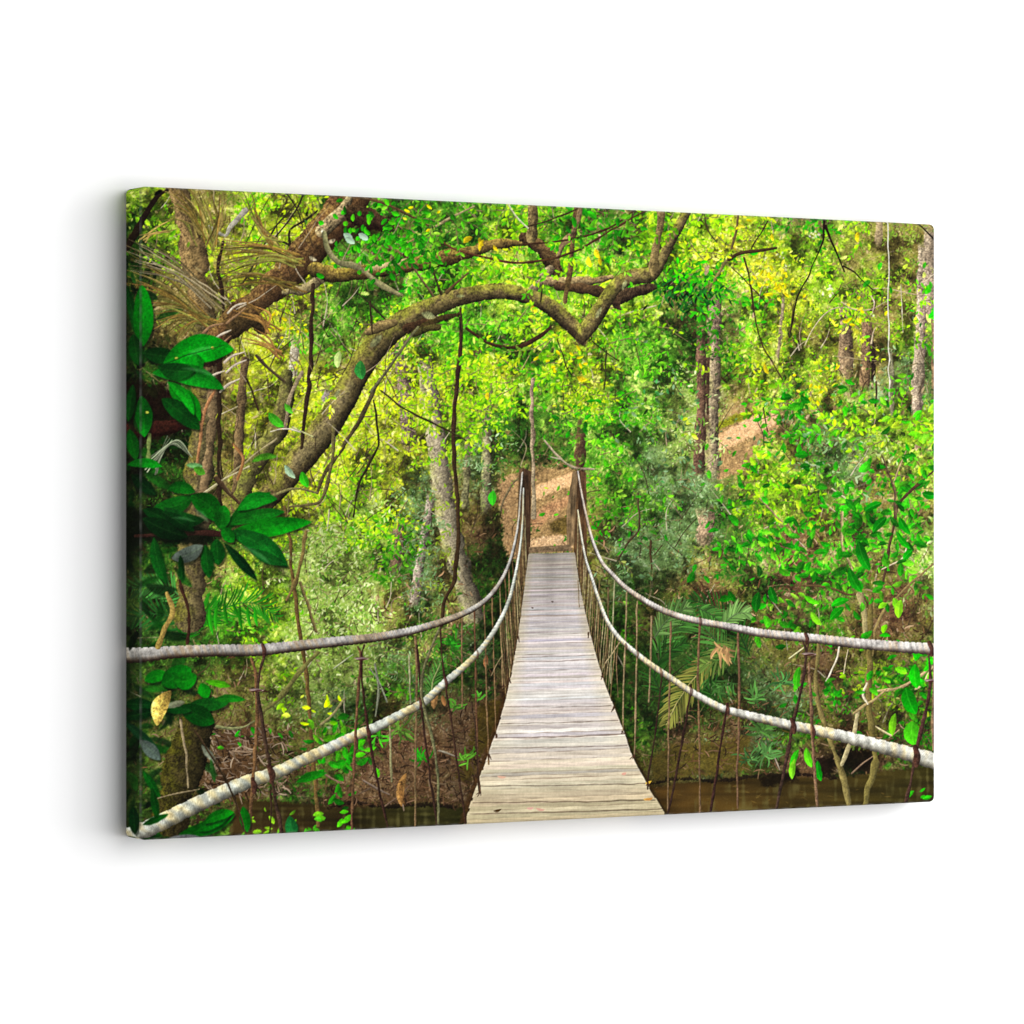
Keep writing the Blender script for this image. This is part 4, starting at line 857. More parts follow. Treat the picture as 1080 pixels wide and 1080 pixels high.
def paint_leaves_in_front():
    lime = [rgb(186, 210, 28), rgb(160, 200, 22), rgb(128, 180, 20), rgb(206, 220, 70)]
    green = [rgb(46, 156, 14), rgb(28, 124, 12), rgb(72, 176, 18), rgb(22, 98, 12)]
    vivid = [rgb(24, 132, 14), rgb(20, 112, 12), rgb(60, 150, 22), rgb(14, 88, 10), rgb(40, 142, 18)]
    deep = [rgb(18, 92, 12), rgb(30, 118, 16), rgb(12, 68, 12)]
    yel = [rgb(226, 206, 20), rgb(206, 200, 16), rgb(236, 226, 60)]
    gry = [rgb(96, 132, 84), rgb(120, 152, 108), rgb(70, 106, 58)]
    olv = rgb(92, 74, 36)
    # ivy at the foot of the upper limb, dark tuft where the right limb ends
    for _ in range(130):
        x, y = rng.normal(408, 30), rng.normal(254, 22)
        leaf(x, y, rng.uniform(.2, 3), rng.uniform(5, 10), rng.uniform(3.5, 6), green[rng.integers(4)] * rng.uniform(.6, 1.15), .05, vein=.3)
    for x, y in ((362, 246), (378, 246), (364, 250)):
        leaf(x, y, .6, 12, 7, rgb(150, 180, 150), 0, vein=.3)
    for _ in range(110):
        x, y = rng.normal(722, 17), rng.normal(307, 11)
        leaf(x, y, rng.uniform(.6, 2.6), rng.uniform(5, 9), 2.6, rgb(22, 70, 22) * rng.uniform(.4, 1.7), .05)
    for _ in range(44):
        x, y = rng.normal(726, 20), rng.normal(292, 8)
        leaf(x, y, rng.uniform(0, 6.3), rng.uniform(4, 8), rng.uniform(2.4, 4), [rgb(50, 196, 12), rgb(100, 208, 14), rgb(30, 150, 14)][rng.integers(3)] * rng.uniform(.8, 1.1))
    # yellow leaves hanging in the canopy
    for x, y, a in ((505, 250, 1.1), (510, 252, 1.9), (520, 258, .9), (620, 270, 1.3), (633, 270, 1.5), (628, 262, 1.2), (498, 250, 2.6), (560, 322, .8), (608, 397, .3), (806, 383, 1.2), (814, 246, 1.4), (905, 244, 1.6), (822, 300, 1.5), (514, 413, 1.5)):
        leaf(x, y, a, rng.uniform(8, 14), rng.uniform(4, 6.5), rgb(222, 196, 30) * rng.uniform(.85, 1.05), .1, mottle=.7, soft=2, alpha=.9)
    for x, y, n in ((780, 205 + 20, 12), (822, 300, 26), (815, 290, 18), (905, 335, 14), (860, 410, 12), (430, 205 + 15, 6), (590, 385, 12), (300, 345, 12)):
        for _ in range(n):
            leaf(x + rng.normal(0, 12), y + rng.normal(0, 9), rng.uniform(0, 6.3), rng.uniform(4, 8), 3.2, yel[rng.integers(3)] * rng.uniform(.85, 1.08))
    # pale patches of sky through the leaves
    for x, y, r in ((877, 306, 6), (862, 247, 5), (855, 250, 4), (822, 270, 4), (830, 280, 3), (868, 309, 4), (921, 333, 3), (728, 318, 2), (806, 274, 3)):
        for _ in range(4):
            leaf(x + rng.normal(0, r * .5), y + rng.normal(0, r * .4), rng.uniform(0, 6.3), r * rng.uniform(.5, 1.1), r * .6, rgb(236, 234, 220), alpha=.6, soft=3)
    # clumps of broad vivid leaves, right
    for x, y, n, s, L, cols in ((950, 300, 22, (22, 14), 11, vivid + lime[1:3]), (985, 310, 12, (8, 16), 14, [rgb(30, 196, 20), rgb(66, 200, 18), rgb(20, 164, 14)]), (870, 420, 34, (34, 9), 12, vivid), (905, 425, 12, (14, 5), 14, vivid),
                               (945, 425, 40, (24, 24), 11, [rgb(104, 208, 24), rgb(60, 190, 14), rgb(130, 216, 40)]), (975, 450, 16, (10, 14), 15, [rgb(96, 204, 20), rgb(128, 214, 44)]),
                               (905, 500, 60, (34, 22), 14, vivid + deep[:2]), (870, 545, 60, (36, 20), 15, vivid), (960, 485, 30, (22, 14), 13, vivid + deep), (815, 475, 60, (18, 32), 9, [rgb(120, 196, 20), rgb(156, 208, 30), rgb(66, 166, 18)]), (780, 505, 60, (24, 20), 10, [rgb(112, 196, 22), rgb(62, 170, 16), rgb(150, 206, 30)]),
                               (780, 540, 40, (16, 30), 12, vivid), (800, 590, 40, (28, 20), 13, vivid + deep), (870, 590, 40, (30, 24), 14, vivid), (830, 640, 40, (40, 18), 13, vivid), (945, 560, 30, (20, 24), 16, vivid + deep), (905, 580, 26, (16, 26), 18, deep + vivid[:2]),
                               (955, 700, 40, (22, 16), 13, [rgb(40, 172, 14), rgb(96, 190, 24), rgb(22, 138, 12)]), (965, 745, 30, (16, 22), 16, vivid), (880, 730, 40, (22, 10), 12, vivid), (915, 665, 16, (16, 10), 11, [rgb(110, 214, 12), rgb(24, 170, 10)]), (910, 640, 14, (14, 12), 14, vivid),
                               (345, 785, 46, (22, 16), 13, [rgb(26, 124, 14), rgb(40, 142, 18), rgb(16, 92, 12), rgb(84, 158, 24)]), (350, 830, 24, (12, 22), 13, vivid), (370, 790, 10, (8, 8), 16, vivid), (318, 740, 10, (18, 10), 10, lime), (340, 750, 12, (14, 8), 10, [rgb(180, 214, 14), rgb(110, 190, 14)]), (255, 780, 16, (22, 8), 9, vivid), (330, 870, 24, (26, 8), 11, [rgb(90, 160, 24), rgb(56, 140, 20)]), (275, 870, 12, (10, 10), 10, [rgb(120, 176, 30)]), (385, 795, 8, (6, 8), 16, [rgb(70, 180, 16)]), (365, 860, 8, (4, 10), 16, [rgb(70, 180, 16)]),
                               (620, 530, 60, (24, 26), 7, green + lime[1:2]), (655, 560, 40, (30, 16), 7, green), (670, 600, 30, (24, 14), 7, gry), (620, 440, 60, (26, 18), 9, green + [rgb(90, 190, 20)]), (700, 430, 90, (24, 34), 7, gry + [rgb(70, 150, 70)]), (725, 450, 20, (10, 8), 8, lime),
                               (710, 490, 70, (26, 22), 7, gry), (840, 455, 80, (36, 16), 6, gry + [rgb(110, 140, 100)]), (985, 830, 16, (8, 8), 11, [rgb(40, 180, 14), rgb(90, 200, 20)]), (970, 840, 6, (8, 5), 12, [rgb(40, 170, 14)]),
                               (960, 780, 10, (10, 12), 16, [rgb(90, 210, 14), rgb(40, 180, 10)])):
        for _ in range(int(n * (.48 if x > 700 else .7))):
            l = L * rng.uniform(.5, 1.1)
            leaf(x + rng.normal(0, s[0]), y + rng.normal(0, s[1]), rng.uniform(-.3, 3.4) if rng.random() < .7 else rng.uniform(0, 6.3), l, l * rng.uniform(.36, .6), cols[rng.integers(len(cols))] * rng.uniform(.78, 1.14), rng.uniform(-.12, .12), vein=.2 if l > 9 else 0, mottle=.6, soft=rng.uniform(1.2, 2.4), alpha=rng.uniform(.8, 1))
    for x, y, a, L, W, c in ((800, 624, 1.7, 22, 10, (10, 84, 12)), (812, 618, 1.2, 20, 9, (14, 96, 14)), (855, 645, .9, 18, 7, (110, 186, 30)), (848, 628, .5, 18, 6, (80, 190, 20)), (890, 640, 2.4, 20, 9, (18, 120, 12)), (895, 632, 2.8, 20, 8, (24, 140, 14)), (842, 660, 1.7, 16, 6, (104, 176, 32)),
                             (965, 700, 1.5, 26, 12, (20, 150, 10)), (955, 725, 1.2, 30, 16, (10, 128, 10)), (962, 760, 1.5, 26, 18, (64, 168, 22)), (944, 752, 1.7, 24, 8, (104, 176, 26)), (942, 630, 1., 18, 8, (104, 178, 28)), (950, 632, 1.7, 20, 9, (120, 186, 32)), (935, 636, 2.6, 10, 6, (110, 180, 28)),
                             (972, 520, .15, 16, 9, (14, 110, 14)), (948, 545, 1., 22, 8, (10, 120, 12)), (945, 560, .9, 24, 7, (16, 130, 12)), (935, 545, 2.3, 22, 9, (8, 104, 12)), (930, 530, 2.7, 20, 8, (12, 112, 14)), (962, 580, 2.3, 14, 8, (14, 130, 14)), (905, 570, 1.2, 34, 12, (12, 104, 14)), (895, 598, 1.1, 30, 10, (16, 118, 14)),
                             (842, 790, 1.9, 24, 7, (40, 146, 16)), (850, 788, 1.3, 22, 8, (76, 164, 24)), (838, 800, 1.7, 22, 7, (100, 170, 30)), (862, 802, 1.4, 22, 8, (12, 110, 12)), (843, 703, 1.7, 24, 8, (50, 140, 20)),
                             (283, 435, .75, 22, 10, (60, 150, 30)), (300, 425, .9, 14, 6, (80, 160, 40)), (300, 490, .9, 18, 7, (150, 176, 140)), (318, 497, 1.2, 18, 9, (50, 160, 24)), (380, 380, 1.5, 20, 12, (46, 120, 50)), (358, 370, 1.7, 18, 8, (170, 190, 110)), (520, 517, 1.6, 16, 9, (56, 176, 34))):
        leaf(x, y, a, L, W, rgb(*c), .06, vein=.3, mottle=.4)


def paint_near_left():
    # dead palm fronds hanging in the upper left corner
    br = [rgb(146, 110, 40), rgb(124, 100, 34), rgb(160, 136, 60), rgb(96, 84, 30), rgb(126, 124, 44)]
    def blades(cx, cy, ends, n, w, bow, cols=br):
        for _ in range(n):
            i = rng.integers(len(ends) - 1); t = rng.random()
            ex = ends[i][0] * (1 - t) + ends[i + 1][0] * t + rng.normal(0, 7); ey = ends[i][1] * (1 - t) + ends[i + 1][1] * t + rng.normal(0, 6)
            mx, my = (cx + ex) / 2 + bow[0] * rng.uniform(.5, 1.2), (cy + ey) / 2 + bow[1] * rng.uniform(.5, 1.2)
            c = cols[rng.integers(len(cols))] * rng.uniform(.7, 1.12)
            sx, sy = cx + rng.normal(0, 4), cy + rng.normal(0, 4)
            stroke([(sx, sy, w * .9), (mx, my, w), (ex, ey, .5)], c, .3, tex=.4, alpha=.9)
    blades(222, 338, [(132, 270), (136, 295), (150, 330), (175, 350), (200, 352)], 34, 1.8, (-2, -9))
    blades(228, 322, [(150, 250), (135, 262), (132, 280)], 14, 1.5, (4, -10), [rgb(150, 134, 96), rgb(120, 104, 60)])
    blades(214, 252, [(176, 225), (178, 205), (196, 198), (212, 200)], 18, 1.9, (4, -8))
    blades(222, 260, [(196, 196), (215, 200), (232, 205)], 14, 1.6, (6, -2))
    blades(150, 252, [(200, 228), (185, 240), (178, 250)], 5, 1.6, (0, -3), [rgb(170, 140, 60)])
    blades(314, 276, [(232, 248), (232, 262), (228, 276), (236, 292)], 18, 2.1, (8, -9))
    blades(316, 300, [(236, 288), (236, 300), (250, 300)], 6, 2.0, (4, -5))
    blades(290, 258, [(256, 202), (262, 215), (275, 235)], 8, 2.2, (-3, 6))
    blades(285, 350, [(245, 318), (255, 322), (262, 330)], 7, 2.4, (8, -5), [rgb(168, 116, 48), rgb(140, 100, 40)])
    blades(296, 372, [(262, 345), (270, 352)], 4, 2.4, (2, -2), [rgb(150, 104, 44)])
    # pale bristly leaf bases on the trunk
    for i in range(0, 17, 2):
        x, y = 214 + rng.uniform(0, 30), 322 + i * 5.2
        stroke([(x, y + 8, 2.6), (x + 8, y + 1, 2.6), (x + 20, y - 4 + rng.normal(0, 2), 1.2)], [rgb(176, 160, 130), rgb(130, 96, 60), rgb(90, 60, 36)][rng.integers(3)], .5, tex=.4)
    stroke([(230, 405, 3), (216, 430, 3.2), (212, 455, 3), (206, 500, 3)], rgb(156, 104, 58), .5); stroke([(214, 436, 3), (205, 420, 2.6), (196, 410, 2)], rgb(150, 104, 58), .5)
    patch([(126, 400), (172, 405), (205, 440), (190, 455), (150, 470), (126, 470)], rgb(20, 13, 8), 6, 6, .6, .9)
    stroke([(132, 455, 14), (165, 452, 14), (198, 446, 12)], rgb(46, 20, 12), .4, tex=.7, rough=1.5)
    for i in range(12):
        stroke([(160 + rng.normal(0, 4), 500 - i * 1.5), (170 + i * 1.5, 475 - i), (176 + i * 2.4, 460 + i * 2.0)], rgb(150, 164, 120) * rng.uniform(.5, 1.1), tex=.2, w=(1.4, .8))
    stroke([(157, 458, 4), (157, 480, 4), (156, 490, 3)], rgb(96, 116, 50), .4)
    # dark strip of near foliage at the very left
    for _ in range(60):
        y = rng.uniform(215, 890); x = rng.normal(136, 8)
        if (205 < y < 300 and x > 142) or 670 < y < 715 or y > 850:
            continue
        leaf(x, y, rng.uniform(.6, 2.6), rng.uniform(10, 26), rng.uniform(4, 9), [rgb(10, 32, 10), rgb(12, 44, 12), rgb(10, 18, 8), rgb(20, 58, 18), rgb(20, 24, 12)][rng.integers(5)] * rng.uniform(.7, 1.2), .06, mottle=.7, soft=3, alpha=.8)
    # large glossy leaves, each as it hangs
    G, D, K = rgb(8, 128, 14), rgb(8, 92, 12), rgb(8, 58, 12)
    big = [
        (133, 300, 1.35, 62, 10, K, .0), (150, 366, -1.58, 66, 22, rgb(6, 112, 14), .02), (140, 352, 1.4, 34, 16, K, 0),
        (150, 372, .15, 42, 18, K, .0), (172, 383, -.2, 76, 31, rgb(6, 140, 18), -.10), (205, 372, 1.35, 22, 15, rgb(8, 128, 18), .0),
        (160, 393, .22, 78, 22, rgb(10, 118, 20), -.09), (166, 386, .1, 40, 18, rgb(8, 66, 14), .08),
        (178, 406, .86, 50, 22, rgb(8, 108, 14), -.06), (170, 420, .68, 52, 20, rgb(6, 62, 12), -.03), (176, 402, .9, 46, 12, rgb(10, 126, 18), -.1),
        (149, 417, 1.5, 44, 19, rgb(6, 92, 14), -.02), (136, 452, 1.35, 34, 14, rgb(8, 74, 12), 0), (134, 490, .05, 37, 11, rgb(10, 128, 20), -.08),
        (140, 405, 1.7, 40, 12, K, 0), (138, 500, .7, 34, 14, rgb(6, 36, 10), 0),
        # rosette of leaves in the middle left
        (204, 522, 2.85, 44, 19, rgb(12, 100, 18), -.12), (176, 515, .12, 30, 14, rgb(12, 108, 18), -.1), (201, 522, .72, 42, 24, rgb(10, 112, 16), -.1), (216, 548, -2.85, 46, 17, rgb(10, 66, 16), -.14),
        (150, 537, .5, 40, 15, rgb(8, 62, 14), -.06), (198, 566, -2.75, 52, 20, rgb(6, 40, 10), -.04), (205, 560, -2.6, 40, 14, rgb(6, 50, 12), 0),
        (236, 562, -.72, 66, 14, rgb(10, 96, 14), -.06), (250, 538, -.28, 44, 17, rgb(14, 136, 24), -.12), (240, 553, -.22, 62, 14, rgb(14, 116, 20), -.04), (236, 566, -.17, 94, 20, rgb(12, 148, 18), -.02),
        (232, 558, -1.4, 26, 18, rgb(12, 112, 18), 0), (242, 560, .55, 72, 22, rgb(12, 108, 24), -.07), (262, 578, .4, 44, 12, rgb(14, 98, 24), .04), (236, 572, .85, 54, 11, rgb(8, 50, 14), .0), (228, 568, 1.5, 28, 17, rgb(8, 72, 14), 0),
        (216, 574, 1.45, 36, 14, rgb(8, 70, 14), 0), (214, 575, 2.75, 36, 17, rgb(70, 104, 80), -.08), (162, 566, 1.3, 52, 14, rgb(10, 76, 16), .06), (190, 585, 1.5, 30, 8, rgb(10, 60, 14), .0), (234, 556, .9, 20, 14, rgb(10, 118, 18), 0),
        (196, 490, .1, 18, 7, rgb(90, 176, 90), 0), (204, 493, .5, 14, 9, rgb(70, 170, 40), 0),
        (265, 487, -.2, 28, 8, rgb(60, 150, 30), -.1),
        # lower left, below the upper rope
        (152, 718, -.3, 26, 14, rgb(12, 128, 16), -.05), (170, 722, -.5, 36, 24, rgb(8, 106, 14), 0), (182, 718, -.2, 26, 20, rgb(10, 118, 14), .1), (212, 720, 1.2, 18, 14, rgb(12, 140, 16), 0), (216, 718, .2, 28, 8, rgb(60, 176, 18), 0),
        (200, 742, -.05, 42, 15, rgb(12, 92, 18), .04), (225, 738, .0, 34, 9, rgb(20, 120, 20), -.05), (190, 745, .45, 40, 22, rgb(6, 72, 12), 0), (165, 745, .1, 38, 12, rgb(8, 62, 14), 0), (130, 742, .05, 34, 14, rgb(6, 48, 12), 0), (128, 757, -.2, 38, 12, rgb(6, 38, 10), 0),
        (195, 740, 2.9, 22, 8, rgb(110, 150, 100), 0), (130, 760, .7, 50, 10, rgb(14, 56, 24), 0), (148, 780, .8, 30, 14, rgb(70, 108, 84), 0), (150, 812, 1., 36, 9, rgb(8, 84, 14), 0), (160, 830, 1.4, 36, 9, rgb(8, 74, 12), 0), (212, 785, .9, 26, 8, rgb(96, 130, 96), 0), (222, 800, 1.4, 26, 6, rgb(34, 96, 30), 0),
        (188, 880, -.35, 64, 16, rgb(6, 112, 12), .06), (208, 876, -.5, 40, 14, rgb(8, 132, 16), .0), (215, 868, -.35, 34, 12, rgb(10, 126, 14), -.08), (178, 884, .0, 36, 9, rgb(120, 160, 140), 0), (256, 850, 1.4, 28, 12, rgb(10, 110, 14), 0), (305, 860, 1.4, 26, 14, rgb(20, 110, 40), 0), (140, 850, 1.5, 30, 12, rgb(6, 44, 12), 0), (150, 870, -.4, 30, 8, rgb(10, 80, 16), 0),
        (312, 825, -.3, 34, 10, rgb(20, 130, 16), -.05),
    ]
    # shadowed hollow behind the rosette, and its stem
    patch([(126, 530), (170, 545), (215, 556), (235, 566), (215, 575), (150, 572), (126, 590)], rgb(10, 14, 7), 5, 5, .5, .9)
    stroke([(142, 565, 3.6), (180, 563, 4), (215, 562, 6), (234, 563, 8)], rgb(44, 24, 16), .4, tex=.5)
    for x, y, a, L, W, c, bend in big:
        if W > 11:
            leaf(x + 1.5, y + 2.5, a, L, W * 1.05, rgb(6, 14, 5), bend, alpha=.55, soft=5)
        leaf(x, y, a, L, W, c * np.array([1.15, .88, 1.0], F) * (.84 if y > 500 else .96), bend, soft=3.0, vein=.09, fold=.12, mottle=.6)
    for x, y, a, L, W in ((195, 376, -.3, 34, 7), (190, 388, .25, 40, 5), (252, 575, .55, 40, 6), (205, 537, .75, 20, 7), (180, 546, .15, 26, 4), (298, 584, .55, 12, 5)):
        leaf(x, y, a, L, W, rgb(110, 170, 110), -.06, alpha=.28, soft=5, fold=0)
    # blotched dying leaf
    leaf(180, 728, 1.95, 40, 17, rgb(188, 158, 76), .12, vein=.25, mottle=1.2)
    for x, y in ((184, 377), (222, 366), (153, 434)):
        leaf(x, y, .3, 4, 3, rgb(150, 160, 60), 0)
    stroke([(172, 384), (205, 372), (236, 364)], rgb(8, 70, 10), 0, tex=0, w=(1.4, .8), alpha=.7)
    for p in ([(176, 625, 4), (182, 645, 5), (172, 665, 5), (166, 682, 5)],):
        stroke(p, rgb(150, 124, 50), .4)
    stroke([(188, 612, 3), (198, 640, 3.4), (199, 660, 3), (197, 678, 3)], rgb(56, 34, 20), .4)
    stroke([(206, 770, 2), (218, 790, 2), (232, 812, 2.2), (248, 845, 2), (258, 876, 1.8)], rgb(54, 40, 22), .4)
    stroke([(190, 760, 2), (195, 790, 2.4), (198, 830, 2)], rgb(130, 112, 76), .4); stroke([(166, 842, 1.2), (190, 836, 1.2), (210, 832, 1)], rgb(120, 104, 70), .3)


def finish():
    """crisp printing: local contrast, then the saturated ink curve of the printed photograph"""
    global buf
    buf += (rng.random((PH, PW, 1)).astype(F) - .5) * .03
    buf = buf + .48 * (buf - gauss(buf, 1.5)) + .12 * (buf - gauss(buf, 14.0))
    y = (buf @ np.array([.3, .59, .11], F))[..., None]
    buf = y + 1.06 * (buf - y)
    buf = np.clip(buf, 0, 1) ** .91
    buf = buf + .14 * (buf * buf * (3 - 2 * buf) - buf)
    np.clip(buf, 0.008, 1, out=buf)


def speckle(amount):
    """foliage too fine to draw leaf by leaf: small gaps of shade and small glints"""
    k = vnoise(PH, PW, 2.6, 61) * .5 + vnoise(PH, PW, 4.2, 62) * .5
    v = vnoise(PH, PW, 2.8, 63) * .6 + vnoise(PH, PW, 6, 64) * .4
    dark = np.clip((.36 - k) * 7, 0, 1) * amount
    glint = np.clip((v - .66) * 6, 0, 1) * amount * .55
    buf[:] = buf * (1 - .5 * dark)[..., None]
    buf[:] = buf + glint[..., None] * (np.clip(buf * 1.7 + .12, 0, 1) - buf)


def grain(a):
    buf[:] = buf * (1 + a * (vnoise(PH, PW, 1.6, 71) + vnoise(PH, PW, 2.4, 72) - 1))[..., None]


def low_light():
    # the gully under the bridge was in the shade when the picture was taken
    y = (np.arange(PH, dtype=F) / S + Y0)[:, None]
    x = (np.arange(PW, dtype=F) / S + X0)[None]
    r = np.clip((y - 590) / 110, 0, 1) * np.clip((x - 580) / 50, 0, 1)
    l = np.clip((y - 665) / 80, 0, 1) * np.clip((590 - x) / 50, 0, 1)
    m = np.clip((y - 470) / 90, 0, 1) * np.clip(1 - np.abs(x - 515) / 60, 0, 1)
    m2 = np.clip((y - 480) / 120, 0, 1) * np.clip(1 - np.abs(x - 665) / 70, 0, 1)
    k = np.clip(.26 * r + .26 * l + .32 * m + .24 * m2, 0, .4) * (.75 + .5 * N30)
    buf[:] = buf * (1 - k)[..., None]


def paint_picture():
    ground_coat()
    lay(scatter_leaves(22, 1.0, 1.9, .6, 1.0, 7.0), 3, 7, .35, .7)
    soften(1.6)
    paint_back()
    lay(scatter_leaves(44, .5, 1.0, .4, 1.3, 8.0), 1.6, 3.4, .5, .85)
    speckle(.42)
    paint_twigs(260, 14, 50)
    soften(.7)
    lay(scatter_leaves(46, .25, .55, .3, 1.3, 3.0), 1.2, 2.0, .5, .95)
    mid = scatter_leaves(16, .5, 1.15, .5, 1.9, 9.0)
    lay(mid, 1.4, 2.8, .6, .95)
    k_ = np.clip((.42 - (N30 * .5 + N9 * .35 + N4 * .15)) * 4.5, 0, .26)
    buf[:] = buf * (1 - k_)[..., None]
    paint_sprays(1300, .68)
    paint_back()
    lay([j for j in mid if rng.random() < (.4 if j[2] < 470 else .15) and kind_at(j[1], j[2]) != 'e'])
    speckle(.3)
    grain(.22)
    paint_twigs(320, 14, 46)
    paint_sprays(1000, .95)
    paint_sprays(190, 1.35, (770, 985, 420, 790))
    for w_ in ((425, 480, 365, 440), (735, 765, 290, 375), (960, 985, 240, 330), (485, 530, 390, 450), (400, 440, 330, 400), (600, 640, 400, 450), (885, 925, 300, 340)):
        paint_sprays(46, .85, w_)
    paint_undergrowth()
    low_light()
    paint_palms()
    paint_sprays(190, 1.25, (385, 760, 205, 300))
    paint_sprays(70, 1.2, (480, 600, 330, 400))
    paint_sprays(150, 1.05, (330, 560, 390, 560))
    paint_sprays(70, 1.1, (250, 330, 200, 330))
    paint_sprays(260, 1.0, (325, 480, 545, 700))
    paint_twigs(120, 20, 70, (230, 420, 250, 560))
    paint_left_trunks()
    lay([j for j in mid if kind_at(j[1], j[2]) in 'yl' and rng.random() < .16])
    paint_arch()
    paint_right_twigs()
    paint_twigs(40, 20, 60, (240, 400, 260, 540))
    paint_leaves_in_front()
    paint_sprays(26, 1.15, (385, 760, 215, 300))
    paint_sprays(14, 1.2, (480, 600, 330, 400))
    paint_sprays(10, 1.1, (330, 560, 390, 560))
    paint_bridge()
    paint_near_left()
    finish()


# ------------------------------------------------------------------------- the place: a white wall and the canvas hanging on it
import bpy

C = bpy.context.scene.collection
CW, CH, CD = 1.2, 0.8, 0.045            # the canvas: width, height, depth in metres
GAP = 0.002                             # it hangs this far off the wall
YAW = math.atan2(.4984, .8669)
EYE = (-2.447, -4.124 - GAP - CD, 0.0015)
FPX = 3878.0


def to_print(x, y, z):
    """where a point of the stretched canvas lies on the printed sheet"""
    dx, dy, dz = x - EYE[0], y - EYE[1], z - EYE[2]
    u = dx * math.cos(YAW) - dy * math.sin(YAW)
    v = dx * math.sin(YAW) + dy * math.cos(YAW)
    return 540 + FPX * u / v, 540 - FPX * dz / v


def ink(px, py):
    """printed colour, linear, with bilinear lookup"""
    x = np.clip((px - X0) * S - .5, 0, PW - 2)
    y = np.clip((py - Y0) * S - .5, 0, PH - 2)
    ix, iy = x.astype(int), y.astype(int)
    fx, fy = (x - ix)[:, None], (y - iy)[:, None]
    c = (buf[iy, ix] * (1 - fx) + buf[iy, ix + 1] * fx) * (1 - fy) + (buf[iy + 1, ix] * (1 - fx) + buf[iy + 1, ix + 1] * fx) * fy
    c = np.where(c <= .04045, c / 12.92, ((c + .055) / 1.055) ** 2.4)
    return c * INK


INK = 0.86


def mesh_from_grid(name, co, nu, nv, cols, mat, parent, smooth=True):
    me = bpy.data.meshes.new(name)
    i = np.arange(nu * nv).reshape(nv, nu)
    q = np.stack([i[:-1, :-1], i[:-1, 1:], i[1:, 1:], i[1:, :-1]], -1).reshape(-1, 4)
    me.vertices.add(len(co)); me.loops.add(q.size); me.polygons.add(len(q))
    me.vertices.foreach_set('co', co.astype(F).ravel())
    me.loops.foreach_set('vertex_index', q.astype(np.int32).ravel())
    me.polygons.foreach_set('loop_start', np.arange(0, q.size, 4, dtype=np.int32))
    me.update(calc_edges=True)
    a = me.color_attributes.new('ink', 'FLOAT_COLOR', 'POINT')
    a.data.foreach_set('color', np.hstack([cols, np.ones((len(cols), 1))]).astype(F).ravel())
    me.polygons.foreach_set('use_smooth', np.full(len(q), smooth))
    me.materials.append(mat)
    o = bpy.data.objects.new(name, me)
    C.objects.link(o)
    o.parent = parent
    return o


def print_material():
    m = bpy.data.materials.new('printed_canvas'); m.use_nodes = True
    nt = m.node_tree; n = nt.nodes; bs = n['Principled BSDF']
    at = n.new('ShaderNodeVertexColor'); at.layer_name = 'ink'
    nt.links.new(at.outputs['Color'], bs.inputs['Base Color'])
    bs.inputs['Roughness'].default_value = .75
    bs.inputs['Specular IOR Level'].default_value = .02
    # woven cloth: two crossed waves lift the threads
    tc = n.new('ShaderNodeTexCoord')
    h = []
    for d in ('X', 'Z'):
        w = n.new('ShaderNodeTexWave'); w.bands_direction = d
        w.inputs['Scale'].default_value = 190; w.inputs['Distortion'].default_value = .6
        w.inputs['Detail'].default_value = 1
        nt.links.new(tc.outputs['Object'], w.inputs['Vector']); h.append(w)
    mx = n.new('ShaderNodeMath'); mx.operation = 'MULTIPLY'
    nt.links.new(h[0].outputs['Fac'], mx.inputs[0]); nt.links.new(h[1].outputs['Fac'], mx.inputs[1])
    bp = n.new('ShaderNodeBump'); bp.inputs['Strength'].default_value = .25; bp.inputs['Distance'].default_value = .0004
    nt.links.new(mx.outputs[0], bp.inputs['Height']); nt.links.new(bp.outputs['Normal'], bs.inputs['Normal'])
    return m


def plain_material(name, col, rough=.9, bump=0.0, scale=60):
    m = bpy.data.materials.new(name); m.use_nodes = True
    nt = m.node_tree; bs = nt.nodes['Principled BSDF']
    bs.inputs['Base Color'].default_value = (*col, 1); bs.inputs['Roughness'].default_value = rough
    bs.inputs['Specular IOR Level'].default_value = .1
    if bump:
        no = nt.nodes.new('ShaderNodeTexNoise'); no.inputs['Scale'].default_value = scale; no.inputs['Detail'].default_value = 5
        tc = nt.nodes.new('ShaderNodeTexCoord'); nt.links.new(tc.outputs['Object'], no.inputs['Vector'])
        bp = nt.nodes.new('ShaderNodeBump'); bp.inputs['Strength'].default_value = bump; bp.inputs['Distance'].default_value = .001
        nt.links.new(no.outputs['Fac'], bp.inputs['Height']); nt.links.new(bp.outputs['Normal'], bs.inputs['Normal'])
    return m


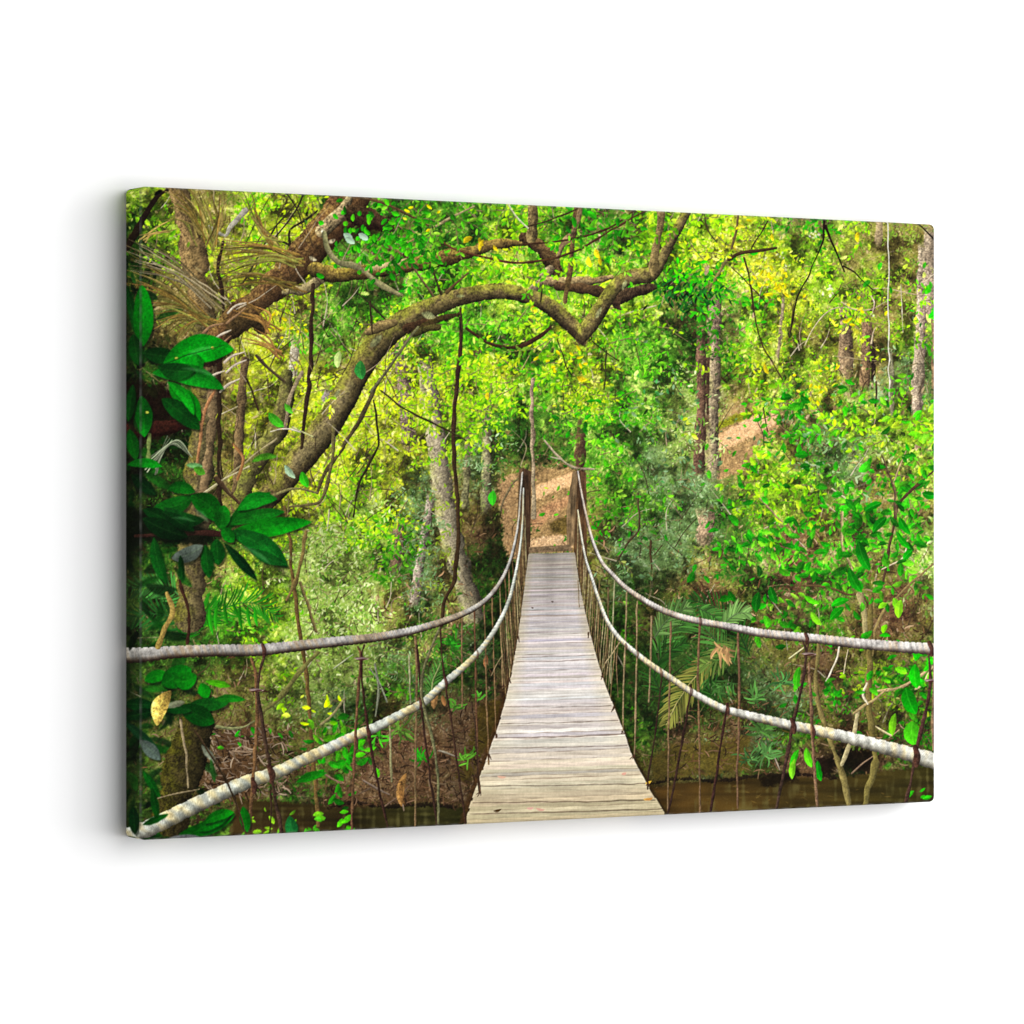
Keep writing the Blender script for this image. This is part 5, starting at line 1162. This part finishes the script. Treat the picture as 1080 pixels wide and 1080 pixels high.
def build_canvas():
    root = bpy.data.objects.new('canvas_print', None); C.objects.link(root)
    root.location = (0, 0, 0)
    root['label'] = 'stretched canvas print of a wooden rope bridge in a green forest on white wall'
    root['category'] = 'canvas print'
    mat = print_material()
    R, RE = .0075, .0035                 # corner radius seen from the front; radius of the folded edge
    yf, yb = -GAP - CD, -GAP

    def axis(half, n):
        e = half - np.linspace(0, 1, 9) ** 1.4 * .008
        c = np.linspace(-(half - .008), half - .008, n)
        return np.concatenate([-e, c[1:-1], e[::-1]])
    xs, zs = axis(CW / 2, 1300), axis(CH / 2, 880)
    X, Z = np.meshgrid(xs, zs)
    X, Z = X.ravel().copy(), Z.ravel().copy()
    edge = np.minimum(CW / 2 - np.abs(X), CH / 2 - np.abs(Z))
    back = np.where(edge < RE, RE - np.sqrt(np.maximum(RE ** 2 - (RE - np.minimum(edge, RE)) ** 2, 0)), 0)

    def round_corner(X, Z):
        a = (np.abs(X) - (CW / 2 - R)) / R; b = (np.abs(Z) - (CH / 2 - R)) / R
        k = (a > 0) & (b > 0)
        s = np.where(k, np.maximum(a, b) / np.maximum(np.hypot(a, b), 1e-9), 1)
        return (np.where(k, np.sign(X) * (CW / 2 - R + a * s * R), X), np.where(k, np.sign(Z) * (CH / 2 - R + b * s * R), Z))
    Xr, Zr = round_corner(X, Z)
    px, py = to_print(X, np.full_like(X, yf), Z)
    cols = ink(px, py)
    # edge highlight painted into the ink colour: a pale line along the fold
    fold_highlight = np.clip(1 - np.abs(edge - .0008) / .0018, 0, 1) * (.5 + .5 * np.sin(Z * 310) * np.sin(X * 270 + 1))
    fold_highlight = fold_highlight * .16
    cols = cols + fold_highlight[:, None] * (np.array([.45, .46, .42]) - cols)
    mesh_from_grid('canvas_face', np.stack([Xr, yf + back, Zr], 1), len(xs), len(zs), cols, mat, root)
    # the picture carries on round the four sides
    ring = np.concatenate([np.stack([xs, np.full_like(xs, -CH / 2)], 1)[:-1], np.stack([np.full_like(zs, CW / 2), zs], 1)[:-1],
                           np.stack([xs[::-1], np.full_like(xs, CH / 2)], 1)[:-1], np.stack([np.full_like(zs, -CW / 2), zs[::-1]], 1)])
    depth = np.concatenate([[RE, RE + .001], np.linspace(RE + .003, CD - .002, 26), [CD - .0008, CD]])
    RX = np.tile(ring[:, 0], len(depth)); RZ = np.tile(ring[:, 1], len(depth)); D = np.repeat(depth, len(ring))
    left = RX <= -CW / 2 + 1e-9
    pxl, pyl = to_print(RX, yf + D, RZ)
    inx = np.where(np.abs(RX) >= CW / 2 - 1e-9, np.sign(RX) * (CW / 2 - D), RX)
    inz = np.where(np.abs(RZ) >= CH / 2 - 1e-9, np.sign(RZ) * (CH / 2 - D), RZ)
    pxm, pym = to_print(inx, np.full_like(inx, yf), inz)
    cols = ink(np.where(left, pxl, pxm), np.where(left, pyl, pym))
    Ax, Az = round_corner(RX, RZ)
    tuck = np.clip((D - (CD - .002)) / .002, 0, 1) * .0012
    Ax, Az = Ax - np.sign(Ax) * tuck * (np.abs(Ax) > CW / 2 - R), Az - np.sign(Az) * tuck * (np.abs(Az) > CH / 2 - R)
    o = mesh_from_grid('wrapped_edge', np.stack([Ax, yf + D, Az], 1), len(ring), len(depth), cols, mat, root)
    # stretcher bars the cloth is pulled over
    wood = plain_material('pine_wood', (.55, .40, .24), .7, .4, 40)
    t, w = .018, .04
    for sx, sz, lx, lz in ((0, 1, CW - .01, w), (0, -1, CW - .01, w), (1, 0, w, CH - .01 - 2 * w - .002), (-1, 0, w, CH - .01 - 2 * w - .002)):
        cx, cz = sx * (CW / 2 - .005 - w / 2), sz * (CH / 2 - .005 - w / 2)
        v = [(cx + a * lx / 2, b, cz + c * lz / 2) for b in (yb - .003 - t, yb - .003) for a, c in ((-1, -1), (1, -1), (1, 1), (-1, 1))]
        me = bpy.data.meshes.new('stretcher_bar')
        me.from_pydata(v, [], [(0, 1, 2, 3), (7, 6, 5, 4), (4, 5, 1, 0), (5, 6, 2, 1), (6, 7, 3, 2), (7, 4, 0, 3)])
        me.materials.append(wood)
        b_ = bpy.data.objects.new('stretcher_bar', me); C.objects.link(b_); b_.parent = root


def build_wall():
    me = bpy.data.meshes.new('wall')
    v = [(-7, 0, -4), (9, 0, -4), (9, 0, 4), (-7, 0, 4), (-7, .12, -4), (9, .12, -4), (9, .12, 4), (-7, .12, 4)]
    me.from_pydata(v, [], [(0, 1, 2, 3), (7, 6, 5, 4), (4, 5, 1, 0), (5, 6, 2, 1), (6, 7, 3, 2), (7, 4, 0, 3)])
    me.materials.append(plain_material('white_wall_paint', (.88, .88, .88), .95, .12, 90))
    o = bpy.data.objects.new('wall', me); C.objects.link(o); o['kind'] = 'structure'


def lamp(name, loc, target, size, energy, col=(1, 1, 1)):
    from mathutils import Vector
    l = bpy.data.lights.new(name, 'AREA'); l.shape = 'RECTANGLE'; l.size, l.size_y = size; l.energy = energy; l.color = col
    o = bpy.data.objects.new(name, l); C.objects.link(o); o.location = loc
    o.rotation_euler = (Vector(target) - Vector(loc)).to_track_quat('-Z', 'Y').to_euler()
    return o


paint_picture()
build_wall()
build_canvas()

sc = bpy.context.scene
w = bpy.data.worlds.new('World'); sc.world = w; w.use_nodes = True
w.node_tree.nodes['Background'].inputs['Color'].default_value = (1, 1, 1, 1)
w.node_tree.nodes['Background'].inputs['Strength'].default_value = .15
lamp('softbox_key', (2.9, -4.2, .7), (0, 0, 0), (7.4, 6.5), 528)
lamp('softbox_side', (7.4, -2.9, .7), (0, 0, 0), (5.0, 6.5), 412)
lamp('edge_fill', (-3.6, -.42, .1), (-.6, -.02, 0), (.5, 1.6), 44)  # added fill lamp out of frame, brightens the canvas's left side
cam = bpy.data.cameras.new('camera'); co = bpy.data.objects.new('camera', cam); C.objects.link(co)
co.location = EYE; co.rotation_euler = (math.radians(90), 0, -YAW)
cam.sensor_width = 36; cam.lens = 36 * FPX / 1080; cam.clip_end = 60
sc.camera = co
sc.view_settings.view_transform = 'Standard'; sc.view_settings.look = 'None'
sc.view_settings.exposure = 0; sc.view_settings.gamma = 1
